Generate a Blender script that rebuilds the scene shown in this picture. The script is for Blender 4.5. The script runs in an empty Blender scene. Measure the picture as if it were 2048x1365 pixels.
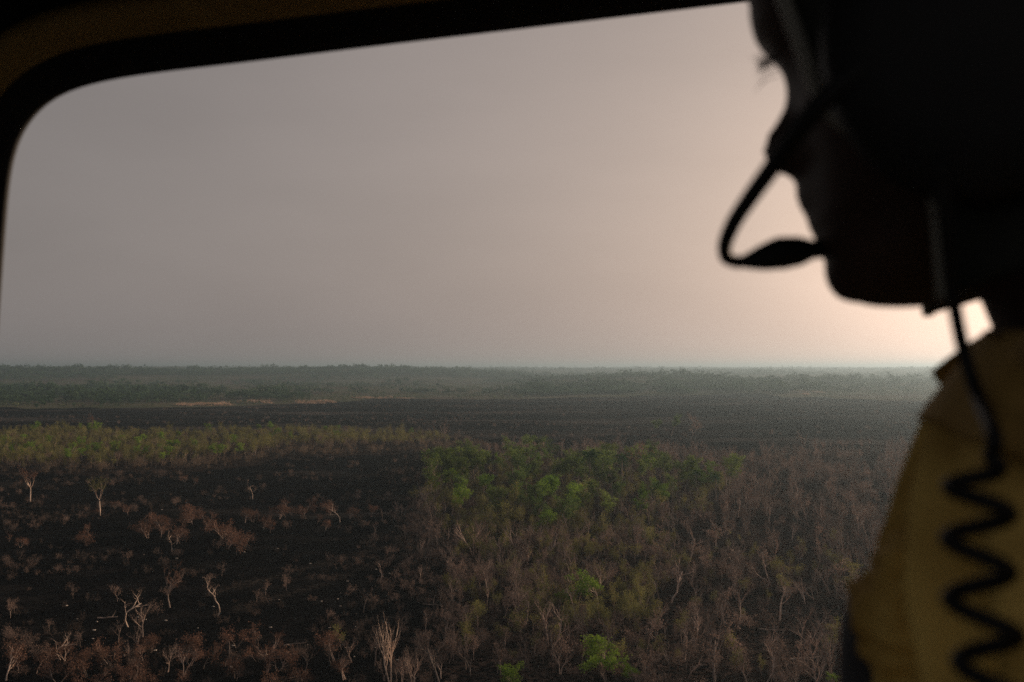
import bpy, bmesh, math, random
import numpy as np
from mathutils import Vector
from mathutils.bvhtree import BVHTree

sc = bpy.context.scene
COL = sc.collection
PI = math.pi
# ------------------------------------------------------------------ camera
HC = 35.0                       # eye height above the plain
FPX = 35.0 / 36.0 * 2048.0      # focal length in photograph pixels
CX, CY, HORIZON = 1024.0, 682.5, 736.0
PITCH = math.atan((HORIZON - CY) / FPX)
cam_d = bpy.data.cameras.new('camera')
cam = bpy.data.objects.new('camera', cam_d); COL.objects.link(cam)
cam.location = (0, 0, HC)
cam.rotation_euler = (PI / 2 + PITCH, 0, 0)
cam_d.lens = 35; cam_d.sensor_width = 36
cam_d.clip_start = 0.02; cam_d.clip_end = 60000
cam_d.dof.use_dof = True; cam_d.dof.focus_distance = 230; cam_d.dof.aperture_fstop = 7.0
sc.camera = cam
FWD = np.array([0, math.cos(PITCH), math.sin(PITCH)])
UPV = np.array([0, -math.sin(PITCH), math.cos(PITCH)])
EYE = np.array([0, 0, HC])
def ray(x, y):
    return np.array([1., 0, 0]) * ((x - CX) / FPX) + UPV * ((CY - y) / FPX) + FWD
def to_px(p):
    d = np.asarray(p) - EYE
    z = d @ FWD
    return CX + FPX * d[..., 0] / z, CY - FPX * (d @ UPV) / z

# ------------------------------------------------------------------ sky, sun, exposure
SUN_AZ, SUN_EL = math.radians(48), math.radians(9)     # to the right of the view, low
sun_dir = Vector((math.sin(SUN_AZ) * math.cos(SUN_EL), math.cos(SUN_AZ) * math.cos(SUN_EL), math.sin(SUN_EL)))
world = bpy.data.worlds.new('World'); sc.world = world; world.use_nodes = True
wt = world.node_tree; wt.nodes.clear()
def N(t, kind, **kw):
    n = t.nodes.new(kind)
    for k, v in kw.items():
        setattr(n, k, v)
    return n
def math_node(t, op, a, b=None, c=None):
    n = t.nodes.new('ShaderNodeMath'); n.operation = op
    for i, v in enumerate((a, b, c)):
        if v is None: continue
        if isinstance(v, (int, float)): n.inputs[i].default_value = v
        else: t.links.new(v, n.inputs[i])
    return n.outputs[0]
def mix_col(t, f, a, b, mode='MIX'):
    n = t.nodes.new('ShaderNodeMix'); n.data_type = 'RGBA'; n.blend_type = mode; n.clamp_factor = True
    for i, v in ((0, f), (6, a), (7, b)):
        if isinstance(v, (int, float)): n.inputs[i].default_value = v
        elif isinstance(v, (tuple, list)): n.inputs[i].default_value = (*v[:3], 1)
        else: t.links.new(v, n.inputs[i])
    return n.outputs[2]
sky = N(wt, 'ShaderNodeTexSky', sky_type='NISHITA', sun_disc=False, sun_elevation=SUN_EL,
        sun_rotation=SUN_AZ, air_density=1.0, dust_density=8.0, ozone_density=1.0)
tc = N(wt, 'ShaderNodeTexCoord')
dot = N(wt, 'ShaderNodeVectorMath', operation='DOT_PRODUCT')
nrm = N(wt, 'ShaderNodeVectorMath', operation='NORMALIZE')
wt.links.new(tc.outputs['Generated'], nrm.inputs[0])
low = N(wt, 'ShaderNodeVectorMath', operation='MULTIPLY'); low.inputs[1].default_value = (1, 1, 1.9)   # the smoke lies low: the glow is flattened
nrm2 = N(wt, 'ShaderNodeVectorMath', operation='NORMALIZE')
wt.links.new(nrm.outputs[0], low.inputs[0]); wt.links.new(low.outputs[0], nrm2.inputs[0])
wt.links.new(nrm2.outputs[0], dot.inputs[0])
glow_dir = Vector((math.sin(SUN_AZ) * math.cos(.02), math.cos(SUN_AZ) * math.cos(.02), math.sin(.02)))
dot.inputs[1].default_value = glow_dir
ang = math_node(wt, 'MULTIPLY', math_node(wt, 'ARCCOSINE', math_node(wt, 'MINIMUM', dot.outputs['Value'], 1.0)), 180 / PI)
soft = math_node(wt, 'SQRT', math_node(wt, 'ADD', math_node(wt, 'MULTIPLY', ang, ang), 144.0))
g1 = math_node(wt, 'EXPONENT', math_node(wt, 'DIVIDE', soft, -10.8))
g2 = math_node(wt, 'EXPONENT', math_node(wt, 'DIVIDE', soft, -30.0))
def scaled(t, fac, col):
    n = t.nodes.new('ShaderNodeVectorMath'); n.operation = 'SCALE'
    n.inputs[0].default_value = col
    t.links.new(fac, n.inputs['Scale'])
    return n.outputs[0]
def vadd(t, a, b):
    n = t.nodes.new('ShaderNodeVectorMath'); n.operation = 'ADD'
    t.links.new(a, n.inputs[0])
    if isinstance(b, tuple): n.inputs[1].default_value = b
    else: t.links.new(b, n.inputs[1])
    return n.outputs[0]
# smoke-filled air: grey veil, brightening and warming towards the hidden sun
nz = N(wt, 'ShaderNodeTexNoise'); nz.inputs['Scale'].default_value = 2.2; nz.inputs['Detail'].default_value = 5
mp = N(wt, 'ShaderNodeMapping'); mp.inputs['Scale'].default_value = (1, 1, 3.2)
wt.links.new(nrm.outputs[0], mp.inputs[0]); wt.links.new(mp.outputs[0], nz.inputs[0])
veil = vadd(wt, vadd(wt, scaled(wt, g1, (10.6, 7.0, 4.75)), scaled(wt, g2, (0.60, 0.47, 0.425))), (0.166, 0.154, 0.151))
mott = math_node(wt, 'MULTIPLY_ADD', nz.outputs[0], 0.38, 0.81)
vs = wt.nodes.new('ShaderNodeVectorMath'); vs.operation = 'SCALE'
wt.links.new(veil, vs.inputs[0]); wt.links.new(mott, vs.inputs['Scale'])
sk = wt.nodes.new('ShaderNodeVectorMath'); sk.operation = 'SCALE'; sk.inputs['Scale'].default_value = 0.012
wt.links.new(sky.outputs[0], sk.inputs[0])
bg = N(wt, 'ShaderNodeBackground'); bg.inputs['Strength'].default_value = 1.0
wt.links.new(vadd(wt, vs.outputs[0], sk.outputs[0]), bg.inputs['Color'])
wo = N(wt, 'ShaderNodeOutputWorld'); wt.links.new(bg.outputs[0], wo.inputs['Surface'])

sun_d = bpy.data.lights.new('sun', 'SUN'); sun_d.energy = 4.6; sun_d.angle = math.radians(5); sun_d.color = (1, .74, .52)
sun = bpy.data.objects.new('sun', sun_d); COL.objects.link(sun)
sun.rotation_euler = sun_dir.to_track_quat('Z', 'Y').to_euler(); sun.location = (60, 100, 80)

vsx = sc.view_settings
sc.display_settings.display_device = 'sRGB'
vsx.view_transform = 'Standard'; vsx.look = 'None'; vsx.exposure = 0; vsx.gamma = 1; vsx.use_curve_mapping = False
sc.render.engine = 'CYCLES'
cy = sc.cycles
cy.use_denoising = False
cy.max_bounces = 6; cy.diffuse_bounces = 3; cy.glossy_bounces = 2; cy.volume_bounces = 1; cy.transparent_max_bounces = 8
cy.use_adaptive_sampling = False

# ------------------------------------------------------------------ helpers
def norm(v):
    v = np.asarray(v, float); return v / (np.linalg.norm(v) + 1e-12)
class MB:
    """collects geometry for ONE mesh"""
    def __init__(s): s.v = []; s.f = []; s.m = []
    def add(s, vs, fs, mi=0):
        o = len(s.v); s.v += [tuple(map(float, p)) for p in vs]
        s.f += [tuple(i + o for i in f) for f in fs]; s.m += [mi] * len(fs)
    def tube(s, pts, rad, sides=4, mi=0, cap=False):
        pts = [np.asarray(p, float) for p in pts]; n = len(pts); vs = []
        ref = np.array([.37, .91, .17]); prev = None
        for i, p in enumerate(pts):
            t = norm(pts[min(i + 1, n - 1)] - pts[max(i - 1, 0)])
            a = ref - t * (ref @ t) if prev is None else prev - t * (prev @ t)
            if np.linalg.norm(a) < 1e-4: a = np.cross(t, [1, 0, .3])
            a = norm(a); prev = a; b = np.cross(t, a)
            for k in range(sides):
                w = 2 * PI * k / sides
                vs.append(p + rad[i] * (a * math.cos(w) + b * math.sin(w)))
        fs = [(i * sides + k, i * sides + (k + 1) % sides, (i + 1) * sides + (k + 1) % sides, (i + 1) * sides + k)
              for i in range(n - 1) for k in range(sides)]
        if cap: fs += [tuple(range(sides))[::-1], tuple((n - 1) * sides + k for k in range(sides))]
        s.add(vs, fs, mi)
    def leaves(s, c, size, rng, up=0.3, asp=0.6, mi=0, tri=False):
        n = len(c)
        if n == 0: return
        c = np.asarray(c)
        nz = rng.normal(size=(n, 3)); nz[:, 2] = np.abs(nz[:, 2]) + up
        nz /= np.linalg.norm(nz, axis=1)[:, None]
        a = np.cross(nz, rng.normal(size=(n, 3))); a /= np.linalg.norm(a, axis=1)[:, None] + 1e-9
        b = np.cross(nz, a)
        sz = size * rng.uniform(.6, 1.4, (n, 1))
        if tri:
            vs = np.stack([c - a * sz, c + b * sz * asp, c + a * sz], 1).reshape(-1, 3)
            k = 3
        else:
            vs = np.stack([c - a * sz, c + b * sz * asp, c + a * sz, c - b * sz * asp], 1).reshape(-1, 3)
            k = 4
        s.add(vs, [tuple(range(i * k, i * k + k)) for i in range(n)], mi)
    def mesh(s, name, mats, smooth=False):
        me = bpy.data.meshes.new(name); me.from_pydata(s.v, [], s.f)
        for m in (mats if isinstance(mats, (list, tuple)) else [mats]): me.materials.append(m)
        if len(set(s.m)) > 1: me.polygons.foreach_set('material_index', s.m)
        if smooth: me.polygons.foreach_set('use_smooth', [True] * len(me.polygons))
        me.update(); return me
def obj(name, me, parent=None, loc=None):
    o = bpy.data.objects.new(name, me); COL.objects.link(o)
    if parent is not None: o.parent = parent
    if loc is not None: o.location = loc
    return o
def empty(name, loc, rz=0, s=1):
    o = bpy.data.objects.new(name, None); COL.objects.link(o)
    o.location = loc; o.rotation_euler = (0, 0, rz); o.scale = (s, s, s); o.empty_display_size = .3
    return o
def tag(o, label=None, cat=None, group=None, kind=None):
    if label: o['label'] = label
    if cat: o['category'] = cat
    if group: o['group'] = group
    if kind: o['kind'] = kind
    return o

# ------------------------------------------------------------------ materials
def new_mat(name):
    m = bpy.data.materials.new(name); m.use_nodes = True
    t = m.node_tree; t.nodes.clear()
    out = N(t, 'ShaderNodeOutputMaterial')
    return m, t, out
def leaf_mat(name, c1, c2, trans=.3, val=.35, scale=.9):
    """foliage: colour varies from plant to plant and from clump to clump"""
    m, t, out = new_mat(name)
    oi = N(t, 'ShaderNodeObjectInfo'); g = N(t, 'ShaderNodeTexCoord')
    nz = N(t, 'ShaderNodeTexNoise'); nz.inputs['Scale'].default_value = scale; nz.inputs['Detail'].default_value = 3
    t.links.new(g.outputs['Object'], nz.inputs[0])
    f = math_node(t, 'ADD', math_node(t, 'MULTIPLY', oi.outputs['Random'], .7), math_node(t, 'MULTIPLY_ADD', nz.outputs[0], 1.5, -.6))
    c = mix_col(t, f, c1, c2)
    v = math_node(t, 'MULTIPLY_ADD', math_node(t, 'FRACT', math_node(t, 'MULTIPLY', oi.outputs['Random'], 17.3)), val, 1 - val / 2)
    hs = N(t, 'ShaderNodeHueSaturation'); t.links.new(c, hs.inputs['Color']); t.links.new(v, hs.inputs['Value'])
    d = N(t, 'ShaderNodeBsdfDiffuse'); tr = N(t, 'ShaderNodeBsdfTranslucent'); mx = N(t, 'ShaderNodeMixShader')
    t.links.new(hs.outputs[0], d.inputs[0]); t.links.new(hs.outputs[0], tr.inputs[0])
    mx.inputs[0].default_value = trans
    t.links.new(d.outputs[0], mx.inputs[1]); t.links.new(tr.outputs[0], mx.inputs[2]); t.links.new(mx.outputs[0], out.inputs[0])
    return m
def plain_mat(name, c1, c2=None, rough=.7, scale=6, bump=0, spec=.3, rnd=0, metallic=0):
    m, t, out = new_mat(name)
    b = N(t, 'ShaderNodeBsdfPrincipled'); b.inputs['Roughness'].default_value = rough
    b.inputs['Specular IOR Level'].default_value = spec; b.inputs['Metallic'].default_value = metallic
    g = N(t, 'ShaderNodeTexCoord'); nz = N(t, 'ShaderNodeTexNoise'); nz.inputs['Scale'].default_value = scale; nz.inputs['Detail'].default_value = 5
    t.links.new(g.outputs['Object'], nz.inputs[0])
    f = math_node(t, 'MULTIPLY_ADD', nz.outputs[0], 2.0, -.5)
    if rnd:
        oi = N(t, 'ShaderNodeObjectInfo')
        f = math_node(t, 'ADD', f, math_node(t, 'MULTIPLY_ADD', oi.outputs['Random'], rnd, -rnd / 2))
    t.links.new(mix_col(t, f, c1, c2 or c1), b.inputs['Base Color'])
    if bump:
        bn = N(t, 'ShaderNodeBump'); bn.inputs['Strength'].default_value = bump; bn.inputs['Distance'].default_value = .01
        t.links.new(nz.outputs[0], bn.inputs['Height']); t.links.new(bn.outputs[0], b.inputs['Normal'])
    t.links.new(b.outputs[0], out.inputs[0])
    return m
M = {}
M['bark'] = plain_mat('brown_bark', (.14, .11, .095), (.50, .37, .305), .9, 3, rnd=1.2)
M['char'] = plain_mat('charred_bark', (.03, .025, .023), (.10, .07, .058), .9, 2, rnd=1.0)
M['pale'] = plain_mat('pale_bark', (.56, .41, .32), (.74, .57, .46), .85, 2)
M['twig'] = leaf_mat('dry_twigs', (.105, .084, .074), (.28, .21, .18), .1)
M['deadleaf'] = leaf_mat('scorched_leaves', (.11, .085, .074), (.33, .235, .195), .25)
M['russet'] = leaf_mat('russet_leaves', (.11, .068, .053), (.25, .14, .10), .2)
M['green'] = leaf_mat('green_leaves', (.055, .115, .035), (.21, .26, .065), .32, .8)
M['lime'] = leaf_mat('fresh_green_leaves', (.12, .22, .035), (.24, .35, .05), .3, .5)
M['olive'] = leaf_mat('olive_leaves', (.14, .145, .055), (.27, .25, .085), .3, .6)
M['palm'] = leaf_mat('palm_fronds', (.02, .06, .025), (.04, .095, .035), .2)
M['forest'] = leaf_mat('far_forest_leaves', (.05, .10, .06), (.11, .17, .08), .2, .5, .15)
M['scrubgreen'] = leaf_mat('far_scrub_leaves', (.10, .14, .065), (.19, .20, .10), .2, .5, .1)
M['greyscrub'] = leaf_mat('burnt_scrub', (.03, .026, .024), (.18, .135, .112), .1, .6)
M['tanleaf'] = leaf_mat('tan_brush', (.17, .125, .09), (.27, .20, .145), .2)
M['straw'] = leaf_mat('straw', (.36, .25, .18), (.52, .37, .27), .2)
M['stone'] = plain_mat('pale_stone', (.36, .30, .25), (.55, .47, .40), .9, 4)

# ------------------------------------------------------------------ terrain
def S(a, b, x):
    t = np.clip((x - a) / (b - a), 0, 1); return t * t * (3 - 2 * t)
_R = np.random.default_rng(5)
_G = _R.random((256, 256))
def vnoise(x, y):
    x = np.asarray(x, float); y = np.asarray(y, float)
    xi = np.floor(x).astype(int); yi = np.floor(y).astype(int); fx = x - xi; fy = y - yi
    fx = fx * fx * (3 - 2 * fx); fy = fy * fy * (3 - 2 * fy)
    g = lambda a, b: _G[a % 256, b % 256]
    return (g(xi, yi) * (1 - fx) + g(xi + 1, yi) * fx) * (1 - fy) + (g(xi, yi + 1) * (1 - fx) + g(xi + 1, yi + 1) * fx) * fy
def fbm(x, y):
    return .5 * vnoise(x, y) + .3 * vnoise(x * 2.1 + 7, y * 2.1 + 3) + .2 * vnoise(x * 4.3 + 1, y * 4.3 + 9)
def height(x, y):
    x = np.asarray(x, float); y = np.asarray(y, float)
    r = np.hypot(x, y); az = np.degrees(np.arctan2(x, y))
    z = (fbm(x / 70, y / 70) - .5) * 3.0 * S(60, 200, r)
    z = z + (fbm(x / 420 + 3, y / 420) - .5) * (9 * S(600, 1500, r) + 12 * S(2000, 3000, r))
    z = z + 29 * S(2000, 3000, r) * S(6, -6, az) + 9 * S(1300, 2400, r) * S(-2, 8, az)
    z = z + 11 * np.exp(-((az - 7.5) / 6.5) ** 2) * np.exp(-((r - 2000) / 420) ** 2)
    z = z + 14 * S(3000, 5200, r) * S(-6, 6, az)
    return z + 16 * S(5500, 8800, r)
def ground_at(px, py):
    d = ray(px, py); h = 0.0
    for _ in range(25):
        t = (h - HC) / d[2]
        h = .5 * h + .5 * float(height(d[0] * t, d[1] * t))
    return np.array([d[0] * t, d[1] * t, float(height(d[0] * t, d[1] * t))])
def flat_at(px, py):
    d = ray(px, max(py, HORIZON + 4)); t = -HC / d[2]; return (d[0] * t, d[1] * t)
def poly_ground(pxs): return np.array([flat_at(*p) for p in pxs])
def inside(poly, x, y):
    x = np.asarray(x); y = np.asarray(y); c = np.zeros(x.shape, bool); n = len(poly)
    for i in range(n):
        x1, y1 = poly[i]; x2, y2 = poly[(i + 1) % n]
        k = ((y1 > y) != (y2 > y)) & (x < (x2 - x1) * (y - y1) / (y2 - y1 + 1e-12) + x1)
        c ^= k
    return c
def warp(x, y, amp=1.0):
    r = np.hypot(x, y); a = r * .045 * amp
    return x + (fbm(x / (r * .06 + 4), y / (r * .06 + 4)) - .5) * a * 2, y + (fbm(x / (r * .06 + 4) + 31, y / (r * .06 + 4) + 17) - .5) * a * 3
def sample(poly, n, rng, jig=.6, keep=None):
    x0, y0 = poly.min(0) - 5; x1, y1 = poly.max(0) + 5; out = np.zeros((0, 2))
    for _ in range(60):
        p = np.stack([rng.uniform(x0, x1, n * 3), rng.uniform(y0, y1, n * 3)], 1)
        wx, wy = warp(p[:, 0], p[:, 1], jig)
        p = p[inside(poly, wx, wy)]
        if keep is not None: p = p[rng.random(len(p)) < keep(p[:, 0], p[:, 1])]
        out = np.concatenate([out, p])
        if len(out) >= n: break
    return out[:n]

# land cover, traced as outlines on the ground
P_BAND = poly_ground([(-500, 960), (-300, 872), (150, 868), (420, 872), (640, 866), (850, 868), (960, 884), (1010, 900), (900, 908), (620, 914), (420, 938), (240, 955), (0, 955)])
P_BANDG = poly_ground([(-500, 945), (-300, 872), (150, 866), (420, 870), (640, 866), (860, 872), (900, 886), (760, 894), (560, 902), (420, 925), (240, 942), (0, 942)])
P_COPSE = poly_ground([(880, 962), (930, 940), (1040, 930), (1130, 925), (1290, 932), (1330, 975), (1450, 978), (1470, 1010), (1420, 1030), (1290, 1042), (1180, 1075), (1080, 1080), (960, 1072), (890, 1050), (862, 1000)])
P_WOOD = poly_ground([(1010, 905), (1300, 900), (1480, 925), (1650, 905), (1900, 890), (2400, 900), (2500, 1400), (860, 1420), (880, 1300), (900, 1200), (900, 1120), (820, 1060), (850, 1010), (880, 960), (930, 930)])
P_FARBURN = poly_ground([(-600, 868), (-600, 832), (200, 822), (420, 812), (680, 808), (800, 800), (1100, 796), (1500, 790), (1700, 806), (1900, 800), (2400, 806), (2400, 900), (1500, 912), (950, 905), (900, 870), (400, 872)])
P_NEARBURN = poly_ground([(-600, 958), (240, 955), (420, 938), (620, 914), (1000, 905), (930, 935), (870, 975), (840, 1030), (860, 1100), (900, 1200), (870, 1420), (-700, 1420)])
P_FORESTL = poly_ground([(-700, 822), (-700, 790), (0, 784), (200, 778), (360, 786), (480, 792), (640, 800), (600, 803), (450, 802), (350, 806), (330, 815), (200, 818), (0, 824)])
P_FORESTL2 = poly_ground([(-700, 792), (-700, 778), (150, 776), (300, 777), (330, 787), (0, 788)])
P_SCRUB = poly_ground([(-1200, 826), (-1200, 748), (1000, 747), (1600, 746), (2700, 746), (2700, 800), (1900, 806), (1700, 800), (1500, 789), (1100, 795), (800, 799), (640, 806), (300, 818)])
P_FARWOOD = poly_ground([(980, 786), (1040, 772), (1450, 770), (1560, 776), (1680, 784), (1560, 790), (1320, 790), (1060, 792)])
P_FARWOODR = poly_ground([(1500, 775), (1640, 766), (2300, 766), (2300, 790), (1900, 794), (1760, 790)])

def build_ground():
    az = np.concatenate([np.radians(np.arange(-42, 42, .25)), np.radians(np.arange(42, 318, 4.0))])
    rr = np.concatenate([[0.5, 8, 20, 35, 50], 62 * (14000 / 62) ** (np.linspace(0, 1, 440))])
    A, Rr = np.meshgrid(az, rr); X = np.sin(A) * Rr; Y = np.cos(A) * Rr; Z = height(X, Y)
    na, nr = len(az), len(rr)
    v = np.stack([X, Y, Z], -1).reshape(-1, 3)
    i = np.arange(nr - 1)[:, None] * na; k = np.arange(na)[None]
    k2 = (k + 1) % na
    f = np.stack([i + k, i + k2, i + na + k2, i + na + k], -1).reshape(-1, 4)[:, ::-1]
    me = bpy.data.meshes.new('ground'); me.from_pydata(v.tolist(), [], f.tolist())
    wx, wy = warp(v[:, 0], v[:, 1])
    cov = np.zeros((len(v), 4)); cov[:, 3] = inside(P_FARBURN, wx, wy)
    far = np.hypot(v[:, 0], v[:, 1]) > 1200
    cov[:, 0] = (inside(P_SCRUB, wx, wy) | (far & ~inside(P_FARBURN, wx, wy)))            # green scrub ground
    cov[:, 1] = inside(P_WOOD, wx, wy) | inside(P_BAND, wx, wy)                               # brown litter
    wx2, wy2 = warp(v[:, 0], v[:, 1], .5)
    for tr in ([(420, 1192), (520, 1162), (640, 1128), (760, 1098), (880, 1066)], [(470, 1222), (600, 1180), (740, 1130), (840, 1100), (930, 1068)]):
        q = poly_ground(tr)
        for a_, b_ in zip(q[:-1], q[1:]):
            ab = b_ - a_; tt_ = np.clip(((v[:, :2] - a_) @ ab) / (ab @ ab), 0, 1); dd_ = np.linalg.norm(v[:, :2] - (a_ + tt_[:, None] * ab), axis=1)
            cov[:, 2] = np.maximum(cov[:, 2], S(1.6, .4, dd_))
    a = me.color_attributes.new('cover', 'FLOAT_COLOR', 'POINT'); a.data.foreach_set('color', cov.ravel())
    me.polygons.foreach_set('use_smooth', [True] * len(me.polygons))
    m, t, out = new_mat('burnt_ground')
    b = N(t, 'ShaderNodeBsdfPrincipled'); b.inputs['Roughness'].default_value = 1; b.inputs['Specular IOR Level'].default_value = 0
    at = N(t, 'ShaderNodeAttribute', attribute_name='cover'); sp = N(t, 'ShaderNodeSeparateColor'); t.links.new(at.outputs['Color'], sp.inputs[0])
    g = N(t, 'ShaderNodeTexCoord')
    def noise(scale, detail=6, vec=None, rough=.6):
        n = N(t, 'ShaderNodeTexNoise'); n.inputs['Scale'].default_value = scale; n.inputs['Detail'].default_value = detail; n.inputs['Roughness'].default_value = rough
        t.links.new(vec or g.outputs['Object'], n.inputs[0]); return n.outputs[0]
    def ramp(v, lo, hi): 
        n = N(t, 'ShaderNodeMapRange'); n.interpolation_type = 'SMOOTHSTEP'; n.inputs['From Min'].default_value = lo; n.inputs['From Max'].default_value = hi
        t.links.new(v, n.inputs[0]); return n.outputs[0]
    mpp = N(t, 'ShaderNodeMapping'); mpp.inputs['Scale'].default_value = (.35, 1, 1); t.links.new(g.outputs['Object'], mpp.inputs[0])
    fine = noise(1.3, 8); mid = noise(.11, 6); streak = noise(.028, 7, mpp.outputs[0], .65); big = noise(.006, 4)
    c = mix_col(t, ramp(fine, .35, .75), (.004, .004, .0045), (.012, .0115, .012))
    c = mix_col(t, math_node(t, 'MULTIPLY', ramp(mid, .48, .72), .5), c, (.024, .021, .020))
    c = mix_col(t, math_node(t, 'MULTIPLY', ramp(streak, .56, .72), .6), c, (.062, .053, .048))
    speck = noise(3.1, 2); c = mix_col(t, math_node(t, 'MULTIPLY', ramp(speck, .70, .76), .5), c, (.14, .12, .105))
    c = mix_col(t, math_node(t, 'MULTIPLY', sp.outputs[1], ramp(fine, .40, .70)), c, (.062, .044, .036))
    fs_ = noise(.012, 7, mpp.outputs[0], .7)
    c = mix_col(t, math_node(t, 'MULTIPLY', at.outputs['Alpha'], math_node(t, 'MULTIPLY', ramp(fs_, .47, .66), .75)), c, (.072, .060, .054))
    c = mix_col(t, math_node(t, 'MULTIPLY', sp.outputs[2], ramp(fine, .38, .68)), c, (.050, .041, .035))
    gc = mix_col(t, ramp(streak, .40, .65), (.075, .080, .046), (.13, .112, .080))
    gc = mix_col(t, ramp(big, .5, .62), gc, (.10, .075, .058))
    c = mix_col(t, sp.outputs[0], c, gc)
    t.links.new(c, b.inputs['Base Color'])
    bn = N(t, 'ShaderNodeBump'); bn.inputs['Strength'].default_value = .7; bn.inputs['Distance'].default_value = .5
    t.links.new(fine, bn.inputs['Height']); t.links.new(bn.outputs[0], b.inputs['Normal'])
    t.links.new(b.outputs[0], out.inputs[0])
    me.materials.append(m)
    o = obj('ground', me); tag(o, kind='structure'); return o
build_ground()

# ------------------------------------------------------------------ plants: prototypes
def rot_about(d, ang, rng):
    d = norm(d); a = norm(np.cross(d, rng.normal(size=3))); return norm(d * math.cos(ang) + a * math.sin(ang))
def grow(B, tips, rng, p, d, L, r, lev, P, mi=0):
    n = P.get('segs', 4) if lev == 0 else 3
    pts = [p]; rad = [r]; dirs = [d]
    for i in range(n):
        d = norm(d + rng.normal(size=3) * P['wob'] * (1 if lev else P.get('wob0', 1)) + np.array([0, 0, P['up'] if lev else .1]))
        p = p + d * L / n; pts.append(p); rad.append(r * (1 - (i + 1) / n * (.45 if lev < P['lev'] else .75))); dirs.append(d)
    B.tube(pts, rad, 5 if lev == 0 else (4 if lev == 1 else 3), mi)
    if lev >= P['lev']:
        tips.append((pts[-1], d)); tips.append((pts[-2], d)); return
    k = P['nb'][lev]
    for j in range(k):
        f = P['t0'][lev] + (1 - P['t0'][lev]) * (j + rng.random() * .8) / k
        f = min(f, .999); s = f * n; i = int(s); q = pts[i] + (pts[i + 1] - pts[i]) * (s - i)
        dd = rot_about(dirs[min(i + 1, n)], P['ang'] * rng.uniform(.6, 1.3), rng)
        if dd[2] < -.1: dd[2] = abs(dd[2]) * .5
        grow(B, tips, rng, q, norm(dd), L * P['lr'][lev] * rng.uniform(.75, 1.2), max(rad[i] * .62, .012), lev + 1, P, mi)
def twigs(B, tips, rng, n, ln, w, mi=0):
    vs = []; fs = []
    for p, d in tips:
        for _ in range(n):
            e = norm(d + rng.normal(size=3) * .7 + [0, 0, .25]); l = ln * rng.uniform(.5, 1.3)
            s = norm(np.cross(e, rng.normal(size=3))) * w
            o = p - d * rng.uniform(0, ln * .6)
            k = len(vs); vs += [o - s, o + s, o + e * l]; fs.append((k, k + 1, k + 2))
    B.add(vs, fs, mi)
def clump(tips, rng, n, sg, flat=.75):
    out = []
    for p, d in tips:
        out.append(p + rng.normal(size=(n, 3)) * sg * [1, 1, flat])
    return np.concatenate(out) if out else np.zeros((0, 3))
PROTO = {}
def proto(kind, parts):
    """parts: list of (part name, MB, material)"""
    PROTO.setdefault(kind, []).append([(n, b.mesh(kind + '_' + n, m), b, m) for n, b, m in parts])
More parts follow.
